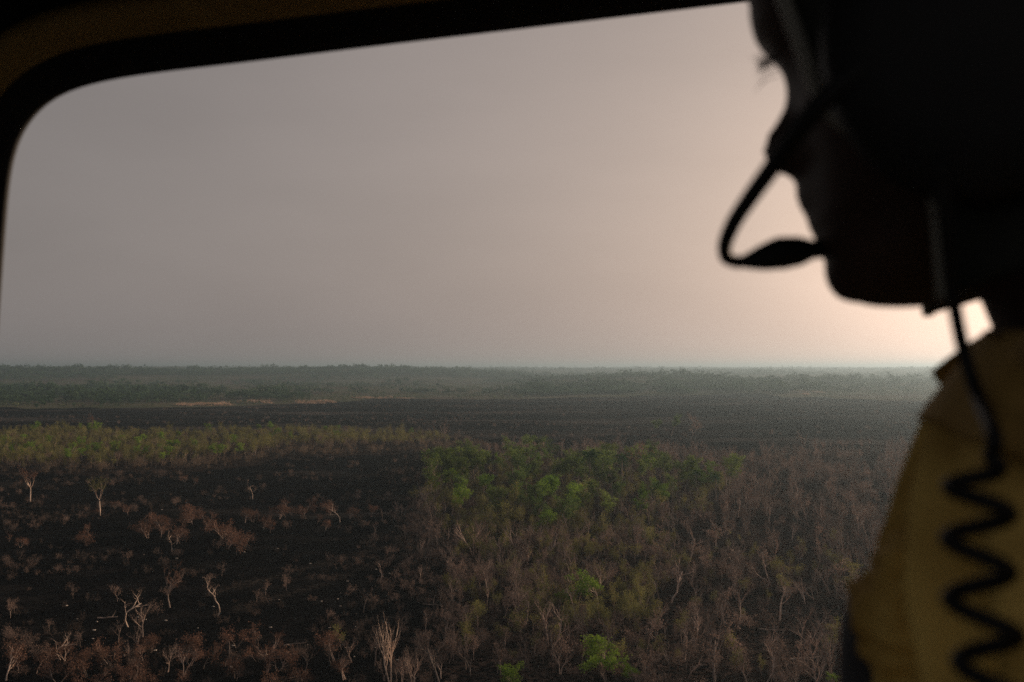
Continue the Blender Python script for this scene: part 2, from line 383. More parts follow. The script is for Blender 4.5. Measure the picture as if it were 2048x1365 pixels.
def make_protos():
    for i in range(13):                                  # leafless burnt tree, 6 m
        rng = np.random.default_rng(100 + i); B = MB(); C = MB(); tips = []
        P = dict(wob=.13, up=.16, lev=3, nb=[5 + i % 3, 3, 3], t0=[.35 + .05 * (i % 4), .3, .3], ang=.55 + .08 * (i % 3), lr=[.46, .6, .6], segs=6)
        if i >= 8: P.update(wob=.22, up=.06 + .05 * (i % 3), nb=[3 + i % 3, 3, 2], t0=[.25 + .1 * (i % 4), .2, .3], ang=.75, lr=[.34 + .08 * (i % 2), .6, .6])
        for s in range(1 + (i % 4 == 3)):
            grow(B, tips, rng, np.array([s * .25, 0, -.15]), norm([(.18 * (i - 10) if i >= 8 else 0) + rng.normal() * .08 + s * .3 - (i % 4 == 3) * .15, rng.normal() * .08, 1]), 4.1, .115, 0, P)
        twigs(C, tips, rng, 3, .55, .016)
        proto('bare', [('trunk', B, M['bark']), ('crown', C, M['twig'])])
    for i in range(6):                                   # scorched tree holding dead brown leaves, 5 m
        rng = np.random.default_rng(200 + i); B = MB(); C = MB(); tips = []
        P = dict(wob=.16, up=.12, lev=2, nb=[6, 4], t0=[.35, .25], ang=.65, lr=[.5, .6], segs=5)
        grow(B, tips, rng, np.array([0, 0, -.15]), norm([rng.normal() * .1, rng.normal() * .1, 1]), 3.4, .075, 0, P)
        twigs(C, tips, rng, 4, .6, .016); C.leaves(clump(tips, rng, 5, .28), .125, rng)
        proto('deadleaf', [('trunk', B, M['bark']), ('crown', C, M['deadleaf'])])
    for i in range(5):                                   # low russet tree, 3.2 m
        rng = np.random.default_rng(300 + i); B = MB(); C = MB(); tips = []
        P = dict(wob=.2, up=.08, lev=2, nb=[5, 4], t0=[.3, .25], ang=.75, lr=[.6, .6], segs=4)
        for s in range(1 + i % 3):
            grow(B, tips, rng, np.array([s * .15, s * .1, -.1]), norm([rng.normal() * .25, rng.normal() * .25, 1]), 1.9, .055, 0, P)
        twigs(C, tips, rng, 3, .4, .014); C.leaves(clump(tips, rng, 11 - 2 * (i % 3), .22), .075, rng)
        proto('russet', [('trunk', B, M['bark']), ('crown', C, M['russet'])])
    for i in range(7):                                   # leafy green tree, 10 m
        rng = np.random.default_rng(400 + i); B = MB(); C = MB(); tips = []
        P = dict(wob=.14, up=.1, lev=2, nb=[7, 4], t0=[.42 + .06 * (i % 3), .3], ang=.7, lr=[.42, .62], segs=5)
        grow(B, tips, rng, np.array([0, 0, -.2]), norm([rng.normal() * .08, rng.normal() * .08, 1]), 7.2, .14, 0, P)
        C.leaves(clump(tips, rng, 24, .42, .6), .20, rng, up=.6)
        proto('green', [('trunk', B, M['bark']), ('crown', C, M['green'])])
        b2 = MB(); b2.v, b2.f, b2.m = B.v, B.f, B.m; c2 = MB(); c2.v, c2.f, c2.m = C.v, C.f, C.m
        proto('limetall', [('trunk', b2, M['bark']), ('crown', c2, M['lime'])])
    for i in range(4):                                   # fresh green low umbrella tree, 4 m
        rng = np.random.default_rng(500 + i); B = MB(); C = MB(); tips = []
        P = dict(wob=.15, up=.05, lev=2, nb=[5, 5], t0=[.45, .3], ang=.8, lr=[.75, .6], segs=4)
        for s in range(1 + (i % 2 == 0)):
            grow(B, tips, rng, np.array([s * .5, 0, -.15]), norm([s * .5 - .25 * (i % 2 == 0), .05, 1]), 2.3, .085, 0, P)
        C.leaves(clump(tips, rng, 30, .24, .6), .10, rng, up=.7)
        proto('lime', [('trunk', B, M['pale']), ('crown', C, M['lime'])])
    for i in range(5):                                   # olive thin-leaved tree, 5 m
        rng = np.random.default_rng(600 + i); B = MB(); C = MB(); tips = []
        P = dict(wob=.16, up=.12, lev=2, nb=[6, 4], t0=[.3, .25], ang=.6, lr=[.5, .6], segs=5)
        grow(B, tips, rng, np.array([0, 0, -.15]), norm([rng.normal() * .1, rng.normal() * .1, 1]), 3.4, .075, 0, P)
        twigs(C, tips, rng, 3, .5, .015); C.leaves(clump(tips, rng, 9, .33), .11, rng, up=.5)
        proto('olive', [('trunk', B, M['bark']), ('crown', C, M['olive'])])
    for i in range(4):                                   # pale-barked tree, wide fan crown, 8.5 m
        rng = np.random.default_rng(700 + i); B = MB(); C = MB(); tips = []
        P = dict(wob=.12, up=.13, lev=3, nb=[5, 3, 3], t0=[.85, .45, .3], ang=.58, lr=[.95, .55, .6], segs=6, wob0=.35)
        grow(B, tips, rng, np.array([0, 0, -.2]), norm([rng.normal() * .04, rng.normal() * .04, 1]), 3.9, .20, 0, P)
        twigs(C, tips, rng, 3, .55, .02); C.leaves(clump(tips, rng, 5, .35, .5) + [0, 0, .25], .12, rng)
        proto('pale', [('trunk', B, M['pale']), ('crown', C, M['russet'] if i % 2 == 0 else M['olive'])])
    for i in range(4):                                   # crooked whitish bare tree, 5 m
        rng = np.random.default_rng(800 + i); B = MB(); C = MB(); tips = []
        P = dict(wob=.3, up=.1, lev=2, nb=[4, 3], t0=[.5, .3], ang=.7, lr=[.42, .6], segs=7)
        grow(B, tips, rng, np.array([0, 0, -.15]), norm([rng.normal() * .15, rng.normal() * .1, 1]), 4.0, .085, 0, P)
        twigs(C, tips, rng, 4, .5, .016); C.leaves(clump(tips, rng, 3, .25), .07, rng)
        proto('crooked', [('trunk', B, M['pale']), ('crown', C, M['deadleaf'])])
    for i in range(3):                                   # fan of upright limbs, 8 m
        rng = np.random.default_rng(900 + i); B = MB(); C = MB(); tips = []
        P = dict(wob=.08, up=.3, lev=2, nb=[7, 4], t0=[.35, .25], ang=.5, lr=[.72, .5], segs=5)
        for s in range(2 if i == 0 else 1):
            grow(B, tips, rng, np.array([s * .25, 0, -.2]), norm([s * .3 - .06, 0, 1]), 4.6, .12, 0, P)
        twigs(C, tips, rng, 5, .7, .016)
        proto('fan', [('trunk', B, M['pale'] if i == 0 else M['bark']), ('crown', C, M['twig'])])
    for i in range(2):                                   # palm, 8 m
        rng = np.random.default_rng(950 + i); B = MB(); C = MB()
        B.tube([(0, 0, -.2), (.1, 0, 2.5), (.05, .1, 5.2), (.12, .1, 6.4)], [.16, .13, .12, .13], 6)
        for k in range(15):
            a = k * 2.4; el = .9 - k * .09; d = np.array([math.cos(a) * math.cos(el), math.sin(a) * math.cos(el), math.sin(el)])
            p = np.array([.12, .1, 6.4]); pts = [p]
            for s in range(7):
                d = norm(d + np.array([0, 0, -.16])); p = p + d * .34; pts.append(p)
            B2 = np.array(pts); side = norm(np.cross(d, [0, 0, 1]))
            C.tube(pts, [.03] * 8, 3)
            for s in range(1, 8):
                for q in range(2):
                    for sg in (-1, 1):
                        o = B2[s - 1] + (B2[s] - B2[s - 1]) * q / 2; tip = o + side * sg * .5 + (B2[s] - B2[s - 1]) * .9 + np.array([0, 0, -.22])
                        w = norm(B2[s] - B2[s - 1]) * .06
                        C.add([o - w, o + w, tip], [(0, 1, 2)])
        proto('palm', [('trunk', B, M['bark']), ('crown', C, M['palm'])])
    for i in range(5):                                   # knee-high to head-high burnt scrub
        rng = np.random.default_rng(1000 + i); B = MB(); tips = []
        P = dict(wob=.25, up=.1, lev=1, nb=[4], t0=[.2], ang=.7, lr=[.6], segs=3)
        for s in range(4):
            grow(B, tips, rng, np.array([rng.normal() * .4, rng.normal() * .4, -.1]), norm([rng.normal() * .35, rng.normal() * .35, 1]), rng.uniform(.7, 1.4), .02, 0, P)
        twigs(B, tips, rng, 5, .4, .013)
        if i > 1: B.leaves(clump(tips, rng, 4, .2), .06, rng)
        proto('scrub', [('plant', B, M['greyscrub'])])
    for i in range(3):                                   # pinkish dead-leaved thicket
        rng = np.random.default_rng(1050 + i); B = MB(); tips = []
        P = dict(wob=.25, up=.1, lev=1, nb=[4], t0=[.2], ang=.7, lr=[.6], segs=3)
        for s in range(5):
            grow(B, tips, rng, np.array([rng.normal() * .5, rng.normal() * .5, -.1]), norm([rng.normal() * .35, rng.normal() * .35, 1]), rng.uniform(1, 1.9), .022, 0, P)
        twigs(B, tips, rng, 4, .4, .013); B.leaves(clump(tips, rng, 8, .24), .075, rng)
        proto('thicket', [('plant', B, M['deadleaf'])])
        b2 = MB(); b2.v, b2.f, b2.m = B.v, B.f, B.m; proto('tanbrush', [('plant', b2, M['tanleaf'])])
    def crowns(kind, seed, nvar, ncrown, wide, h, leaf, mat, nl, hv=.5):
        for i in range(nvar):
            rng = np.random.default_rng(seed + i); B = MB(); cs = []
            for k in range(ncrown):
                x, y = rng.normal(size=2) * wide * .45; hh = h * rng.uniform(1 - hv, 1); rc = hh * rng.uniform(.22, .36)
                B.tube([(x, y, -.5), (x, y, hh - rc)], [.14, .08], 3)
                for q in range(4):
                    o = np.array([x, y, hh - rc]) + rng.normal(size=3) * rc * [.6, .6, .4]
                    d = rng.normal(size=(nl, 3)); d /= np.linalg.norm(d, axis=1)[:, None]
                    cs.append(o + d * rc * .62 * rng.uniform(.75, 1.05, (nl, 1)) * [1, 1, .7])
            B.leaves(np.concatenate(cs), leaf, rng, up=.7, asp=.8)
            proto(kind, [('plant', B, M[mat])])
    crowns('forest', 1100, 5, 5, 12, 10, .62, 'forest', 16)
    crowns('farbush', 1200, 5, 8, 16, 4.0, .42, 'scrubgreen', 7, .6)
    crowns('emergent', 1300, 3, 1, 1, 15, .85, 'forest', 34, .15)
    for i in range(3):                                   # tussocks of dry straw
        rng = np.random.default_rng(1400 + i); B = MB(); vs = []; fs = []
        for k in range(160):
            o = np.array([*rng.normal(size=2) * 1.8, 0]); e = o + np.array([rng.normal() * .5, rng.normal() * .5, rng.uniform(1.0, 2.3)])
            w = np.array([rng.normal(), rng.normal(), 0]) * .12; n = len(vs); vs += [o - w, o + w, e]; fs.append((n, n + 1, n + 2))
        B.add(vs, fs); proto('straw', [('plant', B, M['straw'])])
make_protos()

# ------------------------------------------------------------------ scattered stuff (nobody could count it)
def scatter(name, label, cat, kind, pts, scl, rng, tilt=.06):
    """one object: geometry-node instances of plant meshes on points"""
    c = bpy.data.collections.new(name + '_plants')
    for i, parts in enumerate(PROTO[kind]):
        if len(parts) == 1: me = parts[0][1]
        else:
            B = MB()
            for j, (n, _, b, m) in enumerate(parts): B.add(b.v, b.f, j)
            me = B.mesh(kind + '_whole', [p[3] for p in parts])
        c.objects.link(bpy.data.objects.new(f'{kind}_plant_{i}', me))
    z = height(pts[:, 0], pts[:, 1]) - .05
    me = bpy.data.meshes.new(name); n = len(pts)
    me.from_pydata(np.stack([pts[:, 0], pts[:, 1], z], 1).tolist(), [], [])
    for an, dt, val in (('rot', 'FLOAT_VECTOR', np.stack([rng.normal(size=n) * tilt, rng.normal(size=n) * tilt, rng.uniform(0, 6.28, n)], 1)),
                        ('scl', 'FLOAT', scl), ('pick', 'INT', rng.integers(0, len(PROTO[kind]), n))):
        a = me.attributes.new(an, dt, 'POINT')
        a.data.foreach_set('vector' if dt == 'FLOAT_VECTOR' else 'value', np.asarray(val).ravel())
    o = obj(name, me); tag(o, label, cat, kind='stuff')
    ng = bpy.data.node_groups.new(name + '_scatter', 'GeometryNodeTree')
    ng.interface.new_socket('Geometry', in_out='INPUT', socket_type='NodeSocketGeometry')
    ng.interface.new_socket('Geometry', in_out='OUTPUT', socket_type='NodeSocketGeometry')
    gi = ng.nodes.new('NodeGroupInput'); go = ng.nodes.new('NodeGroupOutput')
    ci = ng.nodes.new('GeometryNodeCollectionInfo'); ci.inputs['Collection'].default_value = c
    ci.inputs['Separate Children'].default_value = True; ci.inputs['Reset Children'].default_value = True
    ip = ng.nodes.new('GeometryNodeInstanceOnPoints'); ip.inputs['Pick Instance'].default_value = True
    def attr(nm, dt):
        a = ng.nodes.new('GeometryNodeInputNamedAttribute'); a.data_type = dt; a.inputs[0].default_value = nm; return a.outputs['Attribute']
    ng.links.new(gi.outputs[0], ip.inputs['Points']); ng.links.new(ci.outputs[0], ip.inputs['Instance'])
    ng.links.new(attr('pick', 'INT'), ip.inputs['Instance Index'])
    er = ng.nodes.new('FunctionNodeEulerToRotation'); ng.links.new(attr('rot', 'FLOAT_VECTOR'), er.inputs[0]); ng.links.new(er.outputs[0], ip.inputs['Rotation'])
    ng.links.new(attr('scl', 'FLOAT'), ip.inputs['Scale'])
    ng.links.new(ip.outputs[0], go.inputs[0])
    md = o.modifiers.new('scatter', 'NODES'); md.node_group = ng
    return o

# ------------------------------------------------------------------ individual plants
ONES = ['', 'first', 'second', 'third', 'fourth', 'fifth', 'sixth', 'seventh', 'eighth', 'ninth', 'tenth', 'eleventh', 'twelfth', 'thirteenth',
        'fourteenth', 'fifteenth', 'sixteenth', 'seventeenth', 'eighteenth', 'nineteenth']
TENS = {2: ('twentieth', 'twenty'), 3: ('thirtieth', 'thirty'), 4: ('fortieth', 'forty'), 5: ('fiftieth', 'fifty'), 6: ('sixtieth', 'sixty'), 7: ('seventieth', 'seventy'), 8: ('eightieth', 'eighty'), 9: ('ninetieth', 'ninety')}
def ordinal(n):
    if n < 20: return ONES[n]
    a, b = divmod(n, 10)
    return TENS[a][0] if b == 0 else TENS[a][1] + '-' + ONES[b]
PLACED = []        # (object, look, place, group)
PROTO_OBJ = {}
PH = {}
def plant(kind, name, cat, var, pos, h, rng, rz=None, mats=None):
    """one plant = one Empty at its foot with a trunk and a crown as children (mesh data shared)"""
    parts = PROTO[kind][var % len(PROTO[kind])]
    key = (kind, var % len(PROTO[kind]))
    if key not in PH: PH[key] = max(max(p[2] for p in b.v) for _, _, b, _ in parts)
    s = h / PH[key]
    r = empty(name, pos, rng.uniform(0, 6.28) if rz is None else rz, s); r['category'] = cat
    for n, me, b, m in parts:
        o = bpy.data.objects.new(n, me); COL.objects.link(o); o.parent = r
        if mats and n in mats:
            o.material_slots[0].link = 'OBJECT'; o.material_slots[0].material = M[mats[n]]
    return r
rng = np.random.default_rng(11)
def landmark(kind, name, var, px, py, hpx, label, mats=None, rz=None, group=None):
    g = ground_at(px, py); h = hpx * g[1] / FPX
    r = plant(kind, name, 'tree', var, g, h, rng, rz, mats); tag(r, label, group=group)
    return r
LM = [
 ('pale', 'pale_tree', 0, 60, 1004, 78, 'pale-barked tree with dark rusty crown alone at far left of burnt field', None),
 ('pale', 'pale_tree', 1, 200, 1031, 77, 'pale-barked fan-shaped tree with thin olive crown standing alone on black ground', None),
 ('fan', 'bare_tree', 0, 782, 1364, 142, 'tall leafless double-stemmed pale tree at the bottom edge, left of centre', None),
 ('fan', 'bare_tree', 1, 1430, 1368, 175, 'largest leafless brown tree with fan of upright limbs near bottom right', None),
 ('fan', 'bare_tree', 2, 1550, 1132, 98, 'leafless brown fan tree on the slope below the right end of copse', None),
 ('bare', 'bare_tree', 1, 1395, 1285, 98, 'thin leafless brown tree just left of the largest fan-limbed tree', None),
 ('fan', 'bare_tree', 1, 1660, 1352, 100, 'leafless fan tree close to the dark grey pad below the yellow sleeve', None),
 ('fan', 'bare_tree', 2, 1772, 1118, 92, 'leafless fan tree right against the yellow shirt front', None),
 ('crooked', 'crooked_tree', 0, 436, 1232, 88, 'crooked whitish tree with bent trunk on the black ground', None),
 ('crooked', 'crooked_tree', 1, 257, 1254, 80, 'crooked pale tree with one side branch, left of the bent whitish tree', None),
 ('crooked', 'crooked_tree', 2, 344, 1105, 52, 'small pale tree with flat crown in the russet thicket on the black field', None),
 ('bare', 'bare_tree', 2, 340, 1216, 102, 'tall reddish leafless tree between the two crooked pale trees', {'crown': 'russet'}),
 ('crooked', 'crooked_tree', 3, 680, 1046, 48, 'small grey leafless tree beside the russet thicket at its right end', None),
 ('crooked', 'crooked_tree', 2, 505, 998, 42, 'small grey leafless tree alone in the middle of the burnt field', None),
 ('bare', 'bare_tree', 3, 533, 1345, 90, 'thin reddish leafless tree with leaning stem left of the double-stemmed tree', {'crown': 'russet'}),
 ('lime', 'green_tree', 0, 1203, 1352, 80, 'bright green two-stemmed umbrella tree at the bottom edge', None),
 ('lime', 'green_tree', 1, 1018, 1392, 72, 'bright green tree cut by the bottom edge, left of the umbrella tree', None),
 ('lime', 'green_tree', 3, 1273, 1372, 48, 'small bright green tree just right of the umbrella tree at the bottom edge', None),
 ('lime', 'green_tree', 1, 1127, 1222, 46, 'lone bright green bush-like tree in the brown wood above the umbrella tree', None),
 ('lime', 'green_tree', 3, 1198, 1218, 82, 'slender tree with a small bright green top in the brown wood', None),
 ('olive', 'olive_tree', 0, 683, 1300, 52, 'small olive-topped tree on black ground left of the double-stemmed tree', None),
 ('lime', 'green_tree', 1, 1668, 1378, 34, 'bright green treetop at the bottom edge next to the dark grey pad', None),
 ('russet', 'russet_tree', 0, 12, 1362, 78, 'russet-leaved tree with pale trunk in the bottom left corner', {'trunk': 'pale'}),
 ('russet', 'russet_tree', 1, 118, 1372, 66, 'broad russet bush-like tree near the bottom left corner', None),
 ('russet', 'russet_tree', 3, 473, 1362, 38, 'small bright rusty orange tree at the bottom edge below crooked whitish tree', None),
 ('crooked', 'crooked_tree', 1, 122, 1320, 60, 'pale bare tree standing behind the broad russet tree at bottom left', None),
 ('bare', 'bare_tree', 3, 335, 1345, 62, 'forked pale brown tree near the bottom edge below the tall reddish tree', None),
 ('palm', 'palm_tree', 0, 1178, 990, 92, 'left palm rising above the back of the green copse', None),
 ('palm', 'palm_tree', 1, 1243, 985, 80, 'right palm rising above the back of the green copse', None),
 ('palm', 'palm_tree', 1, 1395, 1000, 62, 'dark palm at the right end of the green copse', None),
 ('palm', 'palm_tree', 0, 1432, 1002, 55, 'rightmost dark palm at the right end of the copse', None),
 ('deadleaf', 'brown_tree', 1, 1262, 970, 92, 'tall domed rusty brown tree behind the palms of the copse', {'crown': 'russet'}),
 ('deadleaf', 'brown_tree', 2, 1086, 955, 50, 'rusty dead-leaved tree behind the middle of the green copse', {'crown': 'russet'}),
 ('deadleaf', 'brown_tree', 3, 1382, 880, 56, 'lone dead-leaved brown tree out on the far burnt plain', None),
 ('green', 'green_tree', 2, 1342, 872, 46, 'dark green tree left of the lone dead-leaved tree on the far plain', None),
 ('green', 'green_tree', 4, 1318, 874, 36, 'small dark green tree leftmost of the far plain clump', None),
 ('deadleaf', 'brown_tree', 4, 185, 858, 34, 'dark rusty tree standing above the olive tree belt at left', {'crown': 'russet'}),
 ('bare', 'bare_tree', 4, 892, 884, 50, 'tall thin leafless tree at the right end of the olive tree belt', None),
 ('crooked', 'crooked_tree', 1, 1602, 897, 38, 'thin pale bare tree alone on the far burnt plain at right', None),
 ('limetall', 'green_tree', 1, 1094, 1028, 82, 'light green tree with long bare trunk in front of the copse', None),
 ('limetall', 'green_tree', 4, 975, 1012, 66, 'light green tree in front of the left end of the copse', None),
 ('limetall', 'green_tree', 5, 1340, 1025, 62, 'round light green tree in front of the right end of the copse', None),
 ('limetall', 'green_tree', 2, 912, 1018, 62, 'leftmost light green tree at the edge of the copse', None),
 ('limetall', 'green_tree', 6, 1285, 1022, 58, 'light green tree between copse centre and its round right-hand tree', None),
]
for k, nme, var, px, py, hp, lab, mats in LM:
    landmark(k, nme, var, px, py, hp, lab, mats)

def batch(kind, name, cat, pts, hlo, hhi, look, place, group, mats=None, vmap=None):
    for i, (x, y) in enumerate(pts):
        v = int(rng.integers(0, 50)) if vmap is None else vmap[i % len(vmap)]
        r = plant(kind, name, cat, v, (x, y, float(height(x, y))), rng.uniform(hlo, hhi), rng, None, mats)
        PLACED.append((r, look, place, group))
def split_rows(pts, bounds):
    _, py = to_px(np.stack([pts[:, 0], pts[:, 1], height(pts[:, 0], pts[:, 1])], 1))
    return [pts[(py >= a) & (py < b)] for a, b in zip(bounds[:-1], bounds[1:])]
def in_frame(pts, m=25, xr=1840):
    px, py = to_px(np.stack([pts[:, 0], pts[:, 1], height(pts[:, 0], pts[:, 1])], 1))
    return (px > -m) & (px < xr) & (py < 1400) & (pts[:, 1] > 40)

# the green copse
cp = sample(P_COPSE, 175, rng, .9)
rows = split_rows(cp, [0, 965, 1000, 1040, 1500])
for rpts, place in zip(rows, ['back row of the copse', 'second row of the copse', 'third row of the copse', 'front row of the copse']):
    k = rng.random(len(rpts)); front = place.startswith(('third', 'front'))
    batch('green', 'green_tree', 'tree', rpts[(k < .62) & ((k >= .30) | (not front))], 6.0 if front else 7.5, 9.0 if front else 12.0, 'dark leafy green tree', place, 'green trees of the copse')
    batch('limetall', 'green_tree', 'tree', rpts[(k >= .62) & (k < .80)], 5.5, 9.5, 'light green tree', place, 'light green trees of the copse')
    if front: batch('olive', 'olive_tree', 'tree', rpts[k < .30], 5.0, 8.0, 'olive brown-tinged tree', place, 'olive trees of the copse')
    batch('bare', 'bare_tree', 'tree', rpts[k >= .80], 6, 9, 'leafless brown tree', place, 'bare trees in the copse')
# the tree belt at the left
bg_ = sample(P_BANDG, 640, rng, .5); bg_ = bg_[in_frame(bg_)]
rows = split_rows(bg_, [0, 890, 908, 925, 2000])
for rpts, place in zip(rows, ['back row of the left tree belt', 'second row of the left tree belt', 'third row of the left tree belt', 'front row of the left tree belt']):
    rpts = rpts[:60]; k = rng.random(len(rpts))
    batch('olive', 'olive_tree', 'tree', rpts[k < .50], 4.5, 9, 'thin olive tree', place, 'olive trees of the left tree belt')
    batch('limetall', 'green_tree', 'tree', rpts[(k >= .50) & (k < .80)], 5, 7.5, 'fresh green tree', place, 'fresh green trees of the left tree belt')
    batch('deadleaf', 'brown_tree', 'tree', rpts[k >= .80], 4, 7, 'dead-leaved brown tree', place, 'brown trees of the left tree belt')
# russet growth on the near burnt field
def cluster(pxs, n, hlo, hhi, look, place, group, kind='russet', name='russet_tree', spread=9):
    pts = []
    for px, py in pxs:
        g = ground_at(px, py)
        for _ in range(n): pts.append((g[0] + rng.normal() * spread * .6, g[1] + rng.normal() * spread))
    batch(kind, name, 'tree', np.array(pts), hlo, hhi, look, place, group)
cluster([(300, 1070), (350, 1060), (410, 1070), (440, 1085), (385, 1050)], 5, 2.4, 4.6, 'low russet tree', 'left thicket of the black field', 'russet trees on the burnt field', spread=7)
cluster([(560, 1040), (600, 1032), (640, 1035), (690, 1045)], 5, 2.2, 4.2, 'low russet tree', 'middle thicket of the black field', 'russet trees on the burnt field', spread=6)
cluster([(40, 1090), (20, 1085), (380, 968), (270, 1020), (215, 1030)], 2, 1.6, 2.6, 'small russet shrub', 'open field behind the thickets', 'russet shrubs on the burnt field', name='russet_shrub', spread=4)
cluster([(30, 1240), (60, 1230), (210, 1260), (520, 1195), (560, 1190), (400, 1180), (300, 1180)], 2, 1.8, 3.2, 'small scorched tree', 'slope by the crooked trees', 'scorched trees on the burnt slope', kind='deadleaf', name='brown_tree', spread=5)
cluster([(80, 1360), (150, 1350), (230, 1330), (290, 1365), (350, 1365), (400, 1350), (300, 1320), (540, 1360), (600, 1340)], 3, 2.2, 4.0, 'low russet tree', 'bottom edge left of centre', 'russet trees along the bottom edge', spread=5)
cluster([(180, 1310), (270, 1300), (420, 1330), (620, 1365), (700, 1370), (850, 1365), (760, 1375), (820, 1340)], 3, 2.5, 4.8, 'leafless brown tree', 'bottom edge left of centre', 'bare trees along the bottom edge', kind='bare', name='bare_tree', spread=5)
# the burnt brown wood
wd = sample(P_WOOD, 5600, rng, .5)
wd = wd[in_frame(wd, 25, 2500) & ~inside(P_COPSE, wd[:, 0], wd[:, 1])]
dn = fbm(wd[:, 0] / 16 + 50, wd[:, 1] / 16 + 20)
wd = wd[rng.random(len(wd)) < .16 + 1.2 * S(.42, .60, dn)]
wd = wd[np.argsort(np.hypot(wd[:, 0], wd[:, 1]))]
vis = in_frame(wd); kn_ = np.flatnonzero(vis)[:300]; near = wd[kn_]; rest = np.delete(wd, kn_, 0)
WR = ['first row of the brown wood', 'second row of the brown wood', 'third row of the brown wood', 'fourth row of the brown wood', 'fifth row of the brown wood', 'sixth row of the brown wood']
for rpts, place in zip(split_rows(near, [0, 1195, 1230, 1265, 1300, 1340, 1500])[::-1], WR):
    k = rng.random(len(rpts))
    batch('bare', 'bare_tree', 'tree', rpts[k < .56], 2.0, 7.0, 'leafless brown tree', place, 'bare trees of the brown wood')
    batch('deadleaf', 'brown_tree', 'tree', rpts[(k >= .56) & (k < .86)], 2.6, 5.2, 'dead-leaved brown tree', place, 'dead-leaved trees of the brown wood')
    batch('olive', 'olive_tree', 'tree', rpts[k >= .86], 2.6, 4.8, 'sparse olive tree', place, 'olive trees of the brown wood')
# labels: the look, then which one of its row
byk = {}
for r, look, place, group in PLACED: byk.setdefault((look, place), []).append((r, group))
for (look, place), L in byk.items():
    L.sort(key=lambda e: to_px(np.array(e[0].location))[0])
    for i, (r, group) in enumerate(L):
        n = ordinal(i + 1) + ' from the left in' if len(L) > 1 else 'the only one in'
        tag(r, f'{look}, {n} {place}', group=group)

# rest of the wood, undergrowth, far country
k = rng.random(len(rest))
scatter('burnt_wood', 'burnt leafless wood receding behind the nearer brown trees', 'wood', 'bare', rest[k < .62], rng.uniform(.3, 1.2, (k < .62).sum()), rng)
scatter('scorched_wood', 'scorched brown-leaved wood receding behind the nearer brown trees', 'wood', 'deadleaf', rest[k >= .62], rng.uniform(.5, 1.15, (k >= .62).sum()), rng)
us = sample(P_WOOD, 7000, rng, .5); 
dn = fbm(us[:, 0] / 16 + 50, us[:, 1] / 16 + 20); us = us[in_frame(us, 60, 2500) & (rng.random(len(us)) < .10 + 1.1 * S(.43, .60, dn))]
k = rng.random(len(us)) < .5
scatter('burnt_undergrowth', 'grey burnt twiggy undergrowth in the brown wood', 'undergrowth', 'scrub', us[k], rng.uniform(.6, 1.5, k.sum()), rng)
scatter('brown_undergrowth', 'brown dead-leaved undergrowth in the brown wood', 'undergrowth', 'thicket', us[~k], rng.uniform(.5, 1.2, (~k).sum()), rng)
wo_ = np.concatenate([sample(poly_ground([(900, 1060), (1300, 1040), (1330, 1100), (1180, 1140), (940, 1130)]), 200, rng, .6), sample(poly_ground([(1040, 1170), (1300, 1150), (1340, 1260), (1060, 1290)]), 110, rng, .6),
                      sample(poly_ground([(900, 1090), (1700, 1060), (1700, 1365), (900, 1365)]), 90, rng, .6)])
scatter('olive_undergrowth', 'olive bushes trailing below the copse into the brown wood', 'undergrowth', 'olive', wo_, rng.uniform(.3, .8, len(wo_)), rng)
fr_ = sample(poly_ground([(740, 1040), (900, 990), (930, 1375), (560, 1375)]), 520, rng, .8)
pxf, _ = to_px(np.stack([fr_[:, 0], fr_[:, 1], height(fr_[:, 0], fr_[:, 1])], 1)); fr_ = fr_[rng.random(len(fr_)) < np.clip((pxf - 600) / 330, 0, 1) ** 2]
kf = rng.random(len(fr_)) < .35
scatter('wood_fringe', 'thinning leafless trees along the ragged left edge of the brown wood', 'wood', 'bare', fr_[kf], rng.uniform(.2, .7, kf.sum()), rng)
scatter('fringe_brush', 'thinning dead brush along the ragged left edge of the brown wood', 'brush', 'thicket', fr_[~kf], rng.uniform(.25, .9, (~kf).sum()), rng)
nb = sample(P_NEARBURN, 16000, rng, .5)
pxn, pyn = to_px(np.stack([nb[:, 0], nb[:, 1], height(nb[:, 0], nb[:, 1])], 1))
dn = fbm(nb[:, 0] / 20 + 5, nb[:, 1] / 20 + 2)
nb = nb[in_frame(nb, 40) & (rng.random(len(nb)) < .008 + .30 * S(.55, .66, dn) + .55 * S(1180, 1340, pyn) * S(.38, .55, dn) + .5 * S(110, 0, np.abs(pxn - 870)) * S(.35, .5, dn))]
scatter('sparse_burnt_scrub', 'sparse low burnt scrub on the black field', 'scrub', 'scrub', nb, rng.uniform(.3, 1.0, len(nb)), rng)
kk = rng.random(len(nb)) < .26
scatter('sparse_dead_brush', 'sparse dead-leaved brush on the black field', 'brush', 'thicket', nb[kk], rng.uniform(.2, .9, kk.sum()) ** 1.3, rng)
bb = sample(P_BAND, 3200, rng, .5); bb = bb[in_frame(bb, 60, 1900)]
k = rng.random(len(bb))
scatter('belt_brush', 'tan brush between the trees of the left belt', 'brush', 'tanbrush', bb[k < .25], rng.uniform(.6, 1.8, (k < .25).sum()), rng)
gsel = bb[(k >= .30)]; gsel = gsel[inside(P_BANDG, gsel[:, 0], gsel[:, 1])]
scatter('belt_olive_brush', 'olive brush between the trees of the left belt', 'brush', 'olive', gsel, rng.uniform(.5, 1.1, len(gsel)), rng)
cu = sample(P_COPSE, 420, rng, 1.2)
scatter('copse_undergrowth', 'olive bushes filling the green copse', 'undergrowth', 'olive', cu, rng.uniform(.5, 1.0, len(cu)), rng)
fb = sample(P_FARBURN, 16000, rng, 1.0); dn = fbm(fb[:, 0] / 120 + 5, fb[:, 1] / 75 + 2); fb = fb[rng.random(len(fb)) < .02 + .30 * S(.48, .70, dn)]
